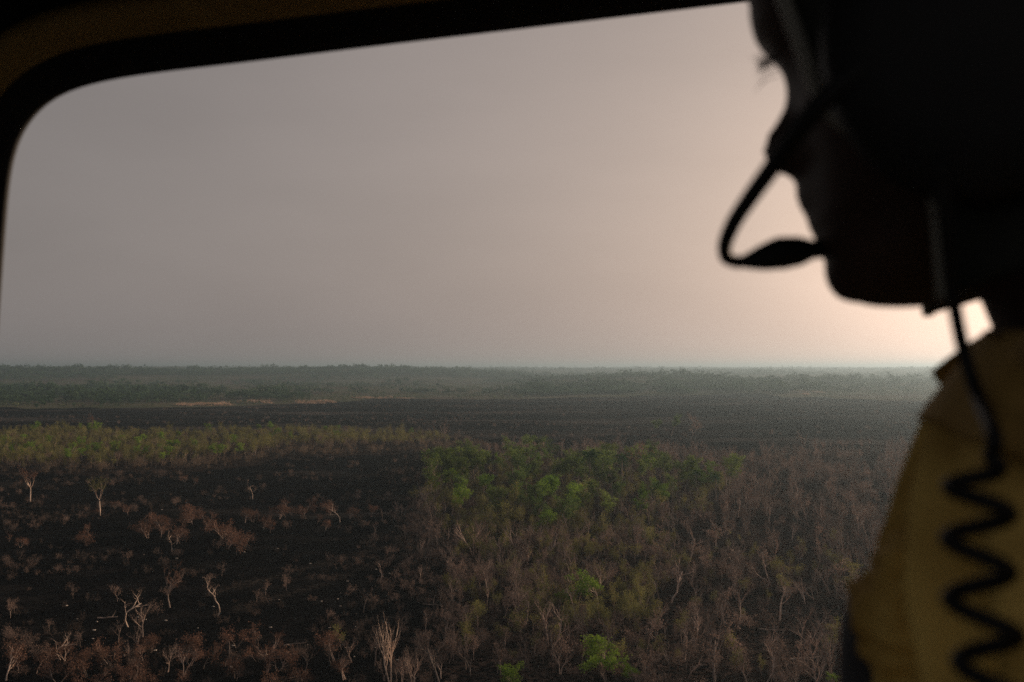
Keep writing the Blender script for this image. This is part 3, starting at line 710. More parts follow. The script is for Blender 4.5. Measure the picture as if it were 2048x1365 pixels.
scatter('plain_scrub', 'thin burnt scrub on the far black plain', 'scrub', 'thicket', fb, rng.uniform(.25, .9, len(fb)), rng)
gap = lambda x, y: .06 + S(.40, .58, fbm(x / 70 + 13, y / 70 + 5))
gap2 = lambda x, y: .03 + S(.46, .62, fbm(x / 150 + 3, y / 260 + 8))
fo = np.concatenate([sample(P_FORESTL, 1500, rng, .6, gap), sample(P_FORESTL2, 450, rng, .8, gap), sample(P_FARWOOD, 1100, rng, 1.2, gap2), sample(P_FARWOODR, 500, rng, 1.0, gap2)])
# forest on the left ridge
aa = rng.uniform(-30, 33, 14000); rr = rng.uniform(1350, 3400, 14000) 
k_ = (fbm(aa / 6 + 60, rr / 150 + 4) > .60) & (rng.random(14000) < .75); az = np.radians(aa)
k_ &= ~inside(P_FARBURN, np.sin(az) * rr, np.cos(az) * rr)
fo = np.concatenate([fo, np.stack([np.sin(az) * rr, np.cos(az) * rr], 1)[k_]])
az = np.radians(rng.uniform(-34, 1, 4200)); rr = rng.uniform(2500, 3250, 4200)
fo = np.concatenate([fo, np.stack([np.sin(az) * rr, np.cos(az) * rr], 1)])
az = np.radians(rng.uniform(-6, 34, 9000)); rr = rng.uniform(3300, 7500, 9000); x_, y_ = np.sin(az) * rr, np.cos(az) * rr
k_ = fbm(x_ / 420 + 40, y_ / 420) > .5
fo = np.concatenate([fo, np.stack([x_, y_], 1)[k_]])
scatter('far_forest', 'dark green forest bands on the far plain and ridge', 'forest', 'forest', fo, rng.uniform(.45, 1.1, len(fo)) * (1 + .9 * (rng.random(len(fo)) < .07)), rng, .03)
sg = sample(P_SCRUB, 26000, rng, .5)
dn = fbm(sg[:, 0] / 130, sg[:, 1] / 130); sg = sg[rng.random(len(sg)) < .2 + S(.38, .6, dn)]
scatter('far_scrub', 'pale green scrub covering the far country', 'scrub', 'farbush', sg, rng.uniform(.7, 1.5, len(sg)), rng, .03)
em = np.concatenate([sample(P_FARWOOD, 60, rng, .4), sample(P_SCRUB, 420, rng, .5), sample(P_FORESTL, 25, rng, .3)])
az = np.radians(rng.uniform(-34, 32, 420)); rr = rng.uniform(2600, 7000, 420)
em = np.concatenate([em, np.stack([np.sin(az) * rr, np.cos(az) * rr], 1)])
scatter('far_tall_trees', 'scattered tall trees standing out of the far scrub', 'trees', 'emergent', em, rng.uniform(.5, 1.0, len(em)), rng, .03)
st = []
for x0, x1, y, n, dy in ((355, 390, 811, 8, .8), (390, 455, 809, 30, 1.2), (480, 540, 804, 18, 1.0), (585, 670, 806, 26, 1.0), (700, 830, 796, 22, 1.5), (1515, 1645, 788, 26, 1.2)):
    for _ in range(n): st.append(flat_at(rng.uniform(x0, x1), y + rng.normal() * dy))
st = np.array(st)
scatter('dry_grass', 'pale unburnt straw patches along the far forest edge', 'grass', 'straw', st, rng.uniform(.6, 1.6, len(st)), rng)

# pale stones on the black ground
def stone_mesh(i):
    bm = bmesh.new(); bmesh.ops.create_icosphere(bm, subdivisions=2, radius=.5); rs = np.random.default_rng(40 + i)
    o = rs.uniform(0, 9, 3)
    for v in bm.verts:
        k = 1 + .35 * (math.sin(v.co.x * 5 + o[0]) * math.sin(v.co.y * 6 + o[1]) + .5 * math.sin(v.co.z * 7 + o[2]))
        v.co = v.co * k; v.co.z *= .55
    me = bpy.data.meshes.new('stone'); bm.to_mesh(me); bm.free(); me.materials.append(M['stone']); return me
SM = [stone_mesh(i) for i in range(4)]
srow = {'upper part of the black field': [], 'middle of the black field': [], 'bottom left slope': []}
for i in range(70):
    px = rng.uniform(130, 930); py = rng.uniform(1000, 1350)
    if py < 1100 and px < 300: continue
    if py > 1290 and px > 860: continue
    key = 'upper part of the black field' if py < 1120 else ('middle of the black field' if py < 1230 else 'bottom left slope')
    if len(srow[key]) < 30: srow[key].append((px, py))
for key, L in srow.items():
    for i, (px, py) in enumerate(sorted(L)):
        g = ground_at(px, py); o = obj('stone', SM[i % 4], None, g + [0, 0, .03]); s = rng.uniform(.14, .40)
        o.scale = (s, s * rng.uniform(.7, 1.1), s); o.rotation_euler = (0, 0, rng.uniform(0, 6))
        tag(o, f'pale stone, {ordinal(i + 1)} from the left on the {key}', 'stone', 'pale stones on the burnt ground')

# fallen trunks
for i, (px, py, ln, a, lab) in enumerate([(1612, 1318, 4.2, .25, 'fallen pale trunk on the slope left of the dark grey pad'), (1545, 1262, 3.4, -.2, 'fallen grey trunk in the gap above the pale fallen trunk'),
        (215, 1237, 2.6, .3, 'fallen pale trunk lying left of the crooked pale trees'), (1150, 1300, 3.2, .9, 'fallen grey trunk behind the bright green umbrella tree'),
        (870, 1212, 3.8, -.35, 'fallen grey trunk at the edge between black field and brown wood'), (590, 1290, 3.0, .5, 'fallen grey trunk on the black slope right of the bent whitish tree')]):
    g = ground_at(px, py); rl_ = np.random.default_rng(60 + i); B = MB(); pts_ = []
    for k in range(8): pts_.append((ln * (k / 7 - .5), .10 * math.sin(k * 1.1 + i), .10 + .03 * math.sin(k * 2.)))
    B.tube(pts_, np.linspace(.12, .05, 8), 7, cap=True); o = obj('fallen_trunk', B.mesh('fallen_trunk', M['pale'] if i == 0 else M['bark']), None, g); o.rotation_euler = (0, 0, a)
    tag(o, lab, 'log', 'fallen trunks')
    for k in (3, 5):
        B = MB(); p0 = np.array(pts_[k]); e = norm([.5, rl_.choice([-1, 1]) * .8, .6]); B.tube([p0, p0 + e * .5, p0 + e * 1.0 + [0, 0, .2]], [.05, .035, .012], 4)
        obj('branch', B.mesh('branch', M['bark']), o)

# ------------------------------------------------------------------ helicopter cabin round the camera
M['cabin'] = plain_mat('black_cabin_lining', (.012, .012, .012), (.02, .019, .018), .8, 40, .2)
M['trim'] = plain_mat('brown_trim', (.27, .18, .055), (.34, .23, .08), .6, 30)
M['bounce_lining'] = plain_mat('grey_cabin_lining', (.60, .57, .52), (.68, .65, .60), .85, 20, .1)  # made pale on unseen surfaces to bounce light onto the shirt
M['seatfab'] = plain_mat('seat_fabric', (.03, .03, .03), (.05, .05, .05), .9, 60)
YW = .95
def at_y(px, py, Y):
    d = ray(px, py); return EYE + d * (Y / d[1])
cabin = empty('helicopter_cabin', (.15, 0, HC - 1.22))
tag(cabin, 'dark helicopter cabin framing the landscape with a round-cornered window opening', 'helicopter')
CO = np.array(cabin.location)
ol_px = [(-110, 1720), (-62, 1300), (-34, 1000), (-16, 780), (-3, 600), (7, 460), (16, 360), (28, 300), (50, 250), (88, 207), (140, 178), (215, 158), (320, 142), (480, 124), (760, 89), (1100, 49), (1500, 1), (1900, -47), (2280, -92),
         (2400, -96), (2480, -60), (2530, 30), (2560, 200), (2580, 700), (2570, 1300), (2540, 1600), (2480, 1720), (2380, 1760), (40, 1790), (-60, 1775)]
ol = np.array([[at_y(x, y, YW)[0], at_y(x, y, YW)[2]] for x, y in ol_px])
# smooth resample
def chaikin(p, n=3):
    for _ in range(n):
        q = np.roll(p, -1, 0); p = np.stack([.75 * p + .25 * q, .25 * p + .75 * q], 1).reshape(-1, 2)
    return p
ol = chaikin(ol)
def offset(p, d):
    t = np.roll(p, -1, 0) - np.roll(p, 1, 0); n = np.stack([-t[:, 1], t[:, 0]], 1); n /= np.linalg.norm(n, axis=1)[:, None]
    return p + n * d
if np.sum(ol[:, 0] * np.roll(ol[:, 1], -1) - np.roll(ol[:, 0], -1) * ol[:, 1]) > 0: ol = ol[::-1]     # clockwise: left normal points outwards
def ring_loft(prof, mat, name):
    B = MB(); n = len(ol); rings = []
    for off, Y in prof:
        q = offset(ol, off); rings += [(a, Y, b) for a, b in q]
    fs = [(i * n + k, i * n + (k + 1) % n, (i + 1) * n + (k + 1) % n, (i + 1) * n + k) for i in range(len(prof) - 1) for k in range(n)]
    B.add([np.array(v) - CO for v in rings], fs)
    return obj(name, B.mesh(name, mat, True), cabin)
ring_loft([(.06, YW + .05), (.030, YW + .03), (.006, YW + .009), (.0, YW + .004), (.002, YW), (.010, YW - .003), (.034, YW - .004)], M['cabin'], 'window_frame')
ring_loft([(.034, YW - .002), (.040, YW - .010), (.046, YW - .022), (.056, YW - .030), (.066, YW - .026), (.074, YW - .012), (.078, YW - .002)], M['trim'], 'window_trim')
ring_loft([(.076, YW - .004), (.20, YW - .004), (.42, YW - .06), (.75, YW - .10)], M['cabin'], 'side_wall')
def box(B, x0, x1, y0, y1, z0, z1):
    v = [(x, y, z) for z in (z0, z1) for y in (y0, y1) for x in (x0, x1)]
    B.add([np.array(p) - CO for p in v], [(0, 2, 3, 1), (4, 5, 7, 6), (0, 1, 5, 4), (2, 6, 7, 3), (0, 4, 6, 2), (1, 3, 7, 5)])
X0, X1, Y0, Y1, Z0, Z1 = -1.15, 1.45, -1.05, YW, HC - 1.22, HC + .48
def cabin_box(name, *a, mat='cabin'):
    B = MB(); box(B, *a); return obj(name, B.mesh(name, M[mat]), cabin)
cabin_box('floor', X0, X1, Y0, Y1 + .05, Z0 - .05, Z0, mat='bounce_lining')
cabin_box('ceiling', X0, X1, -.02, Y1 + .05, Z1, Z1 + .05)  # stops short: overhead opening added behind the camera to light the shirt
cabin_box('roof_rail', X0, X1, Y0 - .05, Y0 + .12, Z1, Z1 + .05)
cabin_box('rear_wall', X1, X1 + .05, Y0, Y1 + .05, Z0 - .05, Z1 + .05, mat='bounce_lining')
cabin_box('lower_wall', X0, X1, Y1 + .06, Y1 + .10, Z0 - .05, HC - .62)
# unseen forward bulkhead and opposite wall, their openings made wide to light the shirt
cabin_box('forward_bulkhead', X0 - .05, X0, Y0, Y1 + .05, Z0 - .05, HC - .70)
cabin_box('forward_header', X0 - .05, X0, Y0, Y1 + .05, HC + .36, Z1 + .05)
cabin_box('forward_post', X0 - .05, X0, .75, Y1 + .05, HC - .70, HC + .36)
cabin_box('light_opening_post', X0 - .05, X0, Y0 - .05, Y0 + .08, HC - .70, HC + .36)
cabin_box('light_opening_header', X0, X1, Y0 - .05, Y0, HC + .34, Z1 + .05)
cabin_box('light_opening_jamb', .85, X1, Y0 - .05, Y0, Z0 - .05, HC + .34, mat='bounce_lining')

# ------------------------------------------------------------------ the person at the window
M['skin'] = plain_mat('dark_skin', (.05, .028, .020), (.065, .036, .025), .55, 30)
M['helmet'] = plain_mat('helmet_shell', (.012, .014, .010), (.016, .018, .012), .5, 20)
M['rim'] = plain_mat('helmet_rim', (.22, .215, .18), (.27, .26, .22), .5, 20)
M['rubber'] = plain_mat('black_rubber', (.008, .008, .008), (.012, .012, .012), .6, 30)
M['shirt'] = plain_mat('yellow_shirt', (.34, .20, .045), (.92, .65, .19), .9, 19, .15)  # dark and bright patches paint in the shading of the cloth folds
M['collar'] = plain_mat('shirt_collar', (.30, .18, .05), (.42, .27, .08), .9, 25, .15)
M['trousers'] = plain_mat('dark_trousers', (.03, .032, .03), (.045, .045, .04), .9, 30)
M['pad'] = plain_mat('grey_pad', (.045, .046, .05), (.06, .06, .065), .85, 40)
OPX = (1760, 250); DH = .50
AZH = math.atan2(*(ray(1760, HORIZON)[:2]))
f0 = np.array([-math.cos(AZH), math.sin(AZH), 0]); w0 = np.array([math.sin(AZH), math.cos(AZH), 0]); z0 = np.array([0, 0, 1.])
_d = ray(*OPX); HO = EYE + _d * (DH / (_d @ w0))
TILT = math.atan2(150, 480)
hf = norm(f0 * math.cos(TILT) - z0 * math.sin(TILT)); hv = norm(z0 * math.cos(TILT) + f0 * math.sin(TILT))
def on_plane(px, py, w):          # point where a pixel's ray meets the plane w metres beyond the head's middle plane
    d = ray(px, py); t = ((HO - EYE) @ w0 + w) / (d @ w0); return EYE + d * t
def huv(px, py, w=0):
    p = on_plane(px, py, w) - HO; return p @ hf, p @ hv
def H(u, v, w): return HO + hf * u + hv * v + w0 * w
prof = np.array([huv(*p) for p in [(1700, 607), (1672, 594), (1655, 570), (1648, 545), (1650, 522), (1640, 505), (1628, 492), (1636, 478), (1618, 462), (1616, 440), (1602, 417), (1591, 392), (1596, 366), (1588, 348), (1562, 344), (1542, 322), (1537, 297), (1543, 266), (1556, 244), (1570, 214), (1573, 182), (1561, 140), (1535, 108), (1510, 86), (1500, 46), (1508, 8)]])
body_parts = MB()
def head_mesh(B):
    vk = [prof[0, 1] - .012, prof[0, 1], -.058, -.035, -.010, .005, .025, .040, .064, .095, .120, .138, .149]
    Bk = [-.030, -.045, -.065, -.075, -.100, -.120, -.138, -.144, -.146, -.140, -.120, -.090, -.052]
    Wk = [.012, .030, .046, .055, .064, .068, .071, .073, .075, .073, .062, .042, .001]
    pv = prof[:, 1]; pu = prof[:, 0]; o = np.argsort(pv); pv, pu = pv[o], pu[o]
    # base front without the nose
    def base(v): return np.interp(v, [-.092, -.087, -.081, -.075, -.062, -.035, -.010, .02, .040, .06, .075, .095, .120, .138, .149], [-.008, .014, .030, .038, .044, .041, .036, .034, .036, .041, .041, .034, .014, -.016, -.05])
    rows = 90; n = 72; vs = []
    for i in range(rows + 1):
        v = vk[0] + (vk[-1] - vk[0]) * i / rows
        W = np.interp(v, vk, Wk); b = np.interp(v, vk, Bk); fb = base(v)
        fp = float(np.interp(v, pv, pu)) if v < pv[-1] else fb
        if v < prof[0, 1]: fp = fb
        for k in range(n):
            th = 2 * PI * k / n; c, s_ = math.cos(th), math.sin(th)
            sx = math.copysign(abs(c) ** (2 / 2.3), c); sw = math.copysign(abs(s_) ** (2 / 2.3), s_)
            mid = (fb + b) / 2; u = mid + (fb - b) / 2 * sx; w = W * sw
            if c > 0:
                sg = np.interp(v, [-.08, -.045, -.02, -.008, .004, .02, .04, .06], [.028, .022, .018, .016, .013, .008, .012, .04])
                u += (fp - fb) * (1.22 if -.014 < v < .022 else 1.08) * math.exp(-(w / sg) ** 2)
                for side in (-1, 1):
                    u -= .010 * math.exp(-((w - side * .031) / .014) ** 2 - ((v - .036) / .010) ** 2)
                    u += .006 * math.exp(-((w - side * .031) / .009) ** 2 - ((v - .036) / .006) ** 2)
                    u += .004 * math.exp(-((w - side * .015) / .006) ** 2 - ((v + .004) / .006) ** 2)
            vs.append(H(u, v, w))
    fs = [(i * n + k, i * n + (k + 1) % n, (i + 1) * n + (k + 1) % n, (i + 1) * n + k) for i in range(rows) for k in range(n)]
    fs += [tuple(range(n))[::-1], tuple(rows * n + k for k in range(n))]
    B.add(vs, fs)
head_mesh(body_parts)
NECK = on_plane(2205, 640, 0)                       # middle of the neck
def T(u, z, w): return NECK + f0 * u + z0 * z + w0 * w
def limb(B, p, q, r1, r2, n=20):
    """closed tapered limb with round ends"""
    p, q = np.asarray(p, float), np.asarray(q, float); d = norm(q - p); pts = []; rad = []
    for k in range(7):
        a_ = PI / 2 * k / 6; pts.append(p - d * r1 * math.cos(a_)); rad.append(max(r1 * math.sin(a_), 1e-4))
    for k in range(7):
        a_ = PI / 2 * k / 6; pts.append(q + d * r2 * math.sin(a_)); rad.append(max(r2 * math.cos(a_), 1e-4))
    B.tube(pts, rad, n, cap=True)
def fuse(B, voxel, smooth):
    """one continuous surface from overlapping closed shapes"""
    bo = obj('fuse_build', B.mesh('fuse', M['skin'])); md = bo.modifiers.new('r', 'REMESH'); md.mode = 'VOXEL'; md.voxel_size = voxel; md.use_smooth_shade = True
    ms = bo.modifiers.new('sm', 'SMOOTH'); ms.factor = .5; ms.iterations = smooth
    dg = bpy.context.evaluated_depsgraph_get(); me = bpy.data.meshes.new_from_object(bo.evaluated_get(dg), depsgraph=dg)
    src = bo.data; bpy.data.objects.remove(bo); bpy.data.meshes.remove(src)
    bmx = bmesh.new(); bmx.from_mesh(me); todo = set(bmx.verts); comps = []
    while todo:
        st0 = [todo.pop()]; cpn = list(st0)
        while st0:
            for e_ in st0.pop().link_edges:
                for v_ in e_.verts:
                    if v_ in todo: todo.remove(v_); st0.append(v_); cpn.append(v_)
        comps.append(cpn)
    comps.sort(key=len)
    for c_ in comps[:-1]: bmesh.ops.delete(bmx, geom=c_, context='VERTS')
    bmx.to_mesh(me); bmx.free()
    O = MB(); O.v = [tuple(v_.co) for v_ in me.vertices]; O.f = [tuple(p_.vertices) for p_ in me.polygons]; O.m = [0] * len(O.f)
    bpy.data.meshes.remove(me); return O
def skin_mesh(nodes, edges, root=0):
    B = MB(); g = lambda r: min(r) if isinstance(r, tuple) else r
    for i, j in edges: limb(B, nodes[i][0], nodes[j][0], g(nodes[i][1]), g(nodes[j][1]))
    return B
SEAT = Z0 + .46
zs = SEAT + .10 - NECK[2]                           # pelvis height relative to the neck
nodes = []; edges = []
def nd(p, r, par=None):
    nodes.append((p, r)); i = len(nodes) - 1
    if par is not None: edges.append((par, i))
    return i
pel = nd(T(-.06, zs, 0), .13)
sp1 = nd(T(-.05, zs * .62, 0), .105, pel); sp2 = nd(T(-.03, zs * .3, 0), .10, sp1); sp3 = nd(T(-.02, -.09, 0), .07, sp2)
nk = nd(T(-.008, -.01, 0), .047, sp3); nkm = nd(on_plane(2165, 545, 0), .043, nk); nk2 = nd(HO + hf * -.072 + hv * -.02, .052, nkm)
hands = []
def arm(s, el, wr, hd, fd):
    a = nd(T(-.07, -.115, s * .16), .042, sp3); b = nd(el * .5 + T(-.07, -.115, s * .16) * .5, .044, a); e = nd(el, .044, b)
    m = nd(el * .5 + wr * .5, .042, e); w = nd(wr, .030, m); return w
elN = T(-.06, -.36, -.25); wrN = T(.24, -.50, -.15); elF = T(.05, -.36, .24); wrF = T(.24, -.50, .15)
for s, el, wr in ((-1, elN, wrN), (1, elF, wrF)):
    w = arm(s, el, wr, None, None)
    d = norm(wr - el); side = norm(np.cross(z0, d)); dn = norm(np.cross(d, side))
    pm = nd(wr + d * .05, (.030, .018), w)
    for q, (off, ln) in enumerate(((-.027, .070), (-.009, .080), (.009, .075), (.027, .060))):
        k = nd(wr + d * .085 + side * off, .0095, pm); k2 = nd(wr + d * (.085 + ln * .5) + side * off * 1.1 - dn * .006, .0088, k)
        nd(wr + d * (.085 + ln) + side * off * 1.1 - dn * .022, .0075, k2)
    sg = -1 if s < 0 else 1
    t1 = nd(wr + d * .035 - side * .030 * sg, .012, pm); nd(wr + d * .075 - side * .05 * sg, .009, t1)
legs = []
for s in (-1, 1):
    hp = nd(T(-.02, zs - .02, s * .10), .09, pel); kn = nd(T(.40, zs + .02, s * .13), .062, hp)
    kn2 = nd(T(.44, zs - .05, s * .13), .058, kn); an = nd(T(.42, Z0 + .10 - NECK[2], s * .13), .042, kn2); nd(T(.56, Z0 + .035 - NECK[2], s * .14), .034, an)
_b = skin_mesh(nodes, edges, pel); body_parts.add(_b.v, _b.f)
limb(body_parts, H(-.095, -.01, 0), T(-.03, -.03, 0), .056, .058)
person = empty('person', tuple(T(-.06, SEAT - NECK[2], 0)))
tag(person, 'person in dark helmet and yellow shirt, in profile, looking down out of the window', 'person')
PO = np.array(person.location)
def ppart(name, B, mat, parent=person, smooth=True):
    B.v = [tuple(np.array(p) - PO) for p in B.v]; return obj(name, B.mesh(name, mat, smooth), parent)
ppart('body', fuse(body_parts, .0028, 2), M['skin'])
# helmet shell, open at the face, with a pale rim
edge = sorted([(huv(x, y, -.085)[1], huv(x, y, -.085)[0]) for x, y in [(1895, 590), (1880, 420), (1862, 320), (1825, 268), (1690, 240), (1640, 190), (1612, 110), (1570, 0), (1532, -100), (1500, -180)]])
ev_, eu_ = [e[0] for e in edge], [e[1] for e in edge]
top_v = ev_[-1]
def edge_u(v): return float(np.interp(v, ev_ + [top_v + .020, top_v + .038, top_v + .048], eu_ + [eu_[-1] + .006, eu_[-1] + .02, .2]))
B = MB(); RB = []; rows = 60; n = 48
cu, ru = -.050, .122
lo = ev_[0]; hi = .172
for i in range(rows + 1):
    v = lo + (hi - lo) * i / rows
    k = math.sqrt(max(0, 1 - max(0, (v - .05) / (hi - .05)) ** 2)) if v > .05 else 1 - .10 * ((.05 - v) / .1)
    a = ru * k + 1e-4; b = .098 * k + 1e-4
    c = (edge_u(v) - cu) / a
    th0 = math.acos(max(-1, min(1, c)))
    for j in range(n + 1):
        th = th0 + (2 * PI - 2 * th0) * j / n
        B.v.append(tuple(H(cu + a * math.cos(th), v, -b * math.sin(th))))
    RB.append((H(cu + a * math.cos(th0), v, -b * math.sin(th0)), H(cu + a * math.cos(th0), v, b * math.sin(th0)), th0))
for i in range(rows):
    for j in range(n):
        p = i * (n + 1) + j; B.f.append((p, p + 1, p + n + 2, p + n + 1)); B.m.append(0)
helmet = ppart('helmet', B, M['helmet'])
so = helmet.modifiers.new('thick', 'SOLIDIFY'); so.thickness = .006; so.offset = -1
rim_near = [r[0] for r in RB if r[2] > .02]; rim_far = [r[1] for r in RB if r[2] > .02]
B = MB(); B.tube(rim_near + rim_far[::-1], [.0034] * (len(rim_near) * 2), 8); r_ = ppart('helmet_rim', B, M['rim'], helmet)
# ear cup
B = MB(); cc = huv(1760, 150, -.105)
cu_, cv_ = cc
for i, (rr_, w_) in enumerate(((.046, -.088), (.050, -.098), (.046, -.108), (.030, -.114), (.0002, -.115))):
    for k in range(28): B.v.append(tuple(H(cu_ - .03 + rr_ * math.cos(2 * PI * k / 28), cv_ + rr_ * 1.2 * math.sin(2 * PI * k / 28), w_)))
for i in range(4):
    for k in range(28): B.f.append((i * 28 + k, i * 28 + (k + 1) % 28, (i + 1) * 28 + (k + 1) % 28, (i + 1) * 28 + k)); B.m.append(0)
ppart('ear_cup', B, M['rubber'], helmet)
def spline(pts, n):
    pts = np.array(pts, float); out = []
    for i in range(len(pts) - 1):
        p0, p1, p2, p3 = pts[max(i - 1, 0)], pts[i], pts[i + 1], pts[min(i + 2, len(pts) - 1)]
        for k in range(n):
            t = k / n; out.append(.5 * (2 * p1 + (p2 - p0) * t + (2 * p0 - 5 * p1 + 4 * p2 - p3) * t * t + (3 * p1 - p0 - 3 * p2 + p3) * t ** 3))
    return out + [pts[-1]]
# boom microphone
bp = spline([on_plane(x, y, w) for x, y, w in [(1730, 130, -.108), (1650, 200, -.106), (1595, 265, -.095), (1548, 330, -.080), (1503, 392, -.065), (1468, 445, -.052), (1450, 490, -.044), (1455, 517, -.038), (1482, 526, -.033)]], 8)
B = MB(); B.tube(bp, np.linspace(.0046, .0030, len(bp)), 10, cap=True); boom = ppart('microphone_boom', B, M['rubber'])
mpth = spline([on_plane(x, y, w) for x, y, w in [(1474, 525, -.034), (1500, 522, -.031), (1530, 515, -.028), (1562, 507, -.024), (1595, 503, -.020), (1622, 500, -.017), (1648, 497, -.014)]], 6)
tt = np.linspace(0, 1, len(mpth)); rad = np.interp(tt, [0, .08, .3, .5, .68, .85, .97, 1], [.0015, .0030, .0060, .0078, .0070, .0046, .0048, .001])
B = MB(); B.tube(mpth, rad, 14, cap=True); ppart('microphone', B, M['rubber'], boom)
# eyebrow hair and lashes
B = MB(); rl = np.random.default_rng(3)
for q in range(12):
    a = on_plane(1535 + rl.uniform(0, 30), 98 + rl.uniform(0, 60), -.012 + rl.uniform(-.006, .006)); d = -f0 * -rl.uniform(.003, .010) - z0 * rl.uniform(.0, .006) + f0 * .001
    B.tube([a, a + d * .6, a + d + z0 * -.001], [.0003, .00025, .0001], 3)
for q in range(9):
    a = on_plane(1548 + q, 112 + q, -.020); B.tube([a, a + f0 * .004 - z0 * .001, a + f0 * .0085 - z0 * (.0015 + .0005 * q)], [.00035, .0003, .0002], 3)
ppart('eyelashes', B, M['rubber'])
# yellow shirt: rings from the collar down, front edge traced, cloth folds as real relief
fr = [(1985, 668), (1958, 700), (1925, 735), (1885, 780), (1858, 830), (1838, 880), (1822, 930), (1810, 975), (1800, 1040), (1789, 1104), (1782, 1180), (1776, 1290), (1768, 1380), (1750, 1520)]
frp = np.array([on_plane(x, y, -.02) for x, y in fr]); fz = frp[:, 2] - NECK[2]; fu = (frp - NECK) @ f0
zmin = zs + .02
def shirt_front(z): return float(np.interp(-z, np.concatenate([-fz, [-zmin]]), np.concatenate([fu, [fu[-1] - .02]])))
def shirt_w(z): return float(np.interp(-z, [-.02, .03, .06, .10, .16, .30, -zmin], [.060, .085, .135, .175, .185, .185, .17]))
def shirt_b(z): return float(np.interp(-z, [-.02, .03, .08, .15, .3, -zmin], [-.075, -.085, -.11, -.135, -.15, -.17]))
B = MB(); rows = 170; n = 320; ztop = fz[0]
for i in range(rows + 1):
    z = ztop + (zmin - ztop) * (i / rows) ** 1.3
    a, b, W = shirt_front(z), shirt_b(z), shirt_w(z)
    for k in range(n):
        th = 2 * PI * k / n; c, s_ = math.cos(th), math.sin(th)
        u = (a + b) / 2 + (a - b) / 2 * math.copysign(abs(c) ** .85, c); w = -W * math.copysign(abs(s_) ** .95, s_)
        amp = S(.0, .10, -z + ztop)
        ta = th if th < PI else th - 2 * PI
        q = ta * 8 + z * 16 + 2.2 * vnoise(z * 7 + 3, ta * 3 + 20)
        q2 = ta * 17 + z * 22 + 3.0 * vnoise(z * 11 + 7, ta * 6 + 31)
        tri = lambda x: abs((x / PI) % 2 - 1)                 # sharp-edged folds
        fold = .026 * (tri(q * 2) ** 1.3 - .8) + .008 * (tri(q2 * 2) - .6) + .005 * (vnoise(z * 14 + 9, ta * 7 + 40) - .5)
        nn = norm(f0 * c + w0 * -s_)
        B.v.append(tuple(T(u, z, w) + nn * fold * amp))
for i in range(rows):
    for k in range(n): B.f.append((i * n + k, i * n + (k + 1) % n, (i + 1) * n + (k + 1) % n, (i + 1) * n + k)); B.m.append(0)
bvh_v = [Vector(p) for p in B.v]; bvh = BVHTree.FromPolygons(bvh_v, B.f)
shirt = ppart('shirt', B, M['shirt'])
# sleeves
def sleeve(s, pts, rad):
    B = MB(); p = spline(pts, 8); r = np.interp(np.linspace(0, 1, len(p)), np.linspace(0, 1, len(rad)), rad)
    r = [q + .004 * math.sin(i * .9) + .002 * math.sin(i * 2.3) for i, q in enumerate(r)]
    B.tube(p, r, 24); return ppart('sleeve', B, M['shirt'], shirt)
sleeve(-1, [T(-.06, -.085, -.07), T(-.07, -.105, -.13), T(-.075, -.15, -.19), (T(-.07, -.10, -.17) + elN) / 2 + np.array([0, 0, -.02]), elN, (elN + wrN) / 2, wrN], [.058, .070, .068, .064, .060, .056, .045])
fe = on_plane(1800, 1240, .09)
sleeve(1, [T(-.06, -.085, .07), T(-.07, -.105, .13), T(-.075, -.15, .19), (T(-.02, -.09, .17) + elF) / 2 + np.array([0, 0, -.02]), elF, (elF + wrF) / 2, wrF], [.058, .070, .068, .064, .060, .056, .045])
# sleeve bulging forward of the chest
nn = 26
B = MB(); p_ = spline([on_plane(x, y, w) for x, y, w in [(1925, 1075, -.01), (1872, 1140, -.02), (1848, 1195, -.025), (1838, 1245, -.025), (1858, 1310, -.02), (1900, 1400, -.01)]], 10)
r_ = np.interp(np.linspace(0, 1, len(p_)), [0, .2, .4, .6, .8, 1], [.014, .0225, .0270, .0275, .0225, .014])
r_ = [q + .0012 * math.sin(i * .55) + .0010 * math.sin(i * 1.3 + 1) for i, q in enumerate(r_)]
B.tube(p_, r_, 28)
for i, v_ in enumerate(B.v):
    k_ = i % 28; j_ = i // 28; d_ = np.array(v_) - p_[j_]; B.v[i] = tuple(p_[j_] + d_ * (1 + .06 * math.sin(k_ * .9 + j_ * .22) + .05 * math.sin(k_ * 2.02 - j_ * .3)))
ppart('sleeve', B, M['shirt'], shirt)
# dark grey pad in front of the chest
B = MB(); pc = on_plane(1745, 1335, .03)
for i in range(nn + 1):
    ph = PI * i / nn
    for k in range(nn):
        th = 2 * PI * k / nn; x = math.sin(ph) * math.cos(th); y = math.sin(ph) * math.sin(th); z = math.cos(ph)
        B.v.append(tuple(pc + f0 * math.copysign(abs(x) ** .8, x) * .0155 + w0 * math.copysign(abs(y) ** .7, y) * .05 + z0 * math.copysign(abs(z) ** .8, z) * .042))
for i in range(nn):
    for k in range(nn): B.f.append((i * nn + k, i * nn + (k + 1) % nn, (i + 1) * nn + (k + 1) % nn, (i + 1) * nn + k)); B.m.append(0)
o_ = ppart('harness_pad', B, M['pad']); o_['label'] = 'dark grey harness pad on the chest'
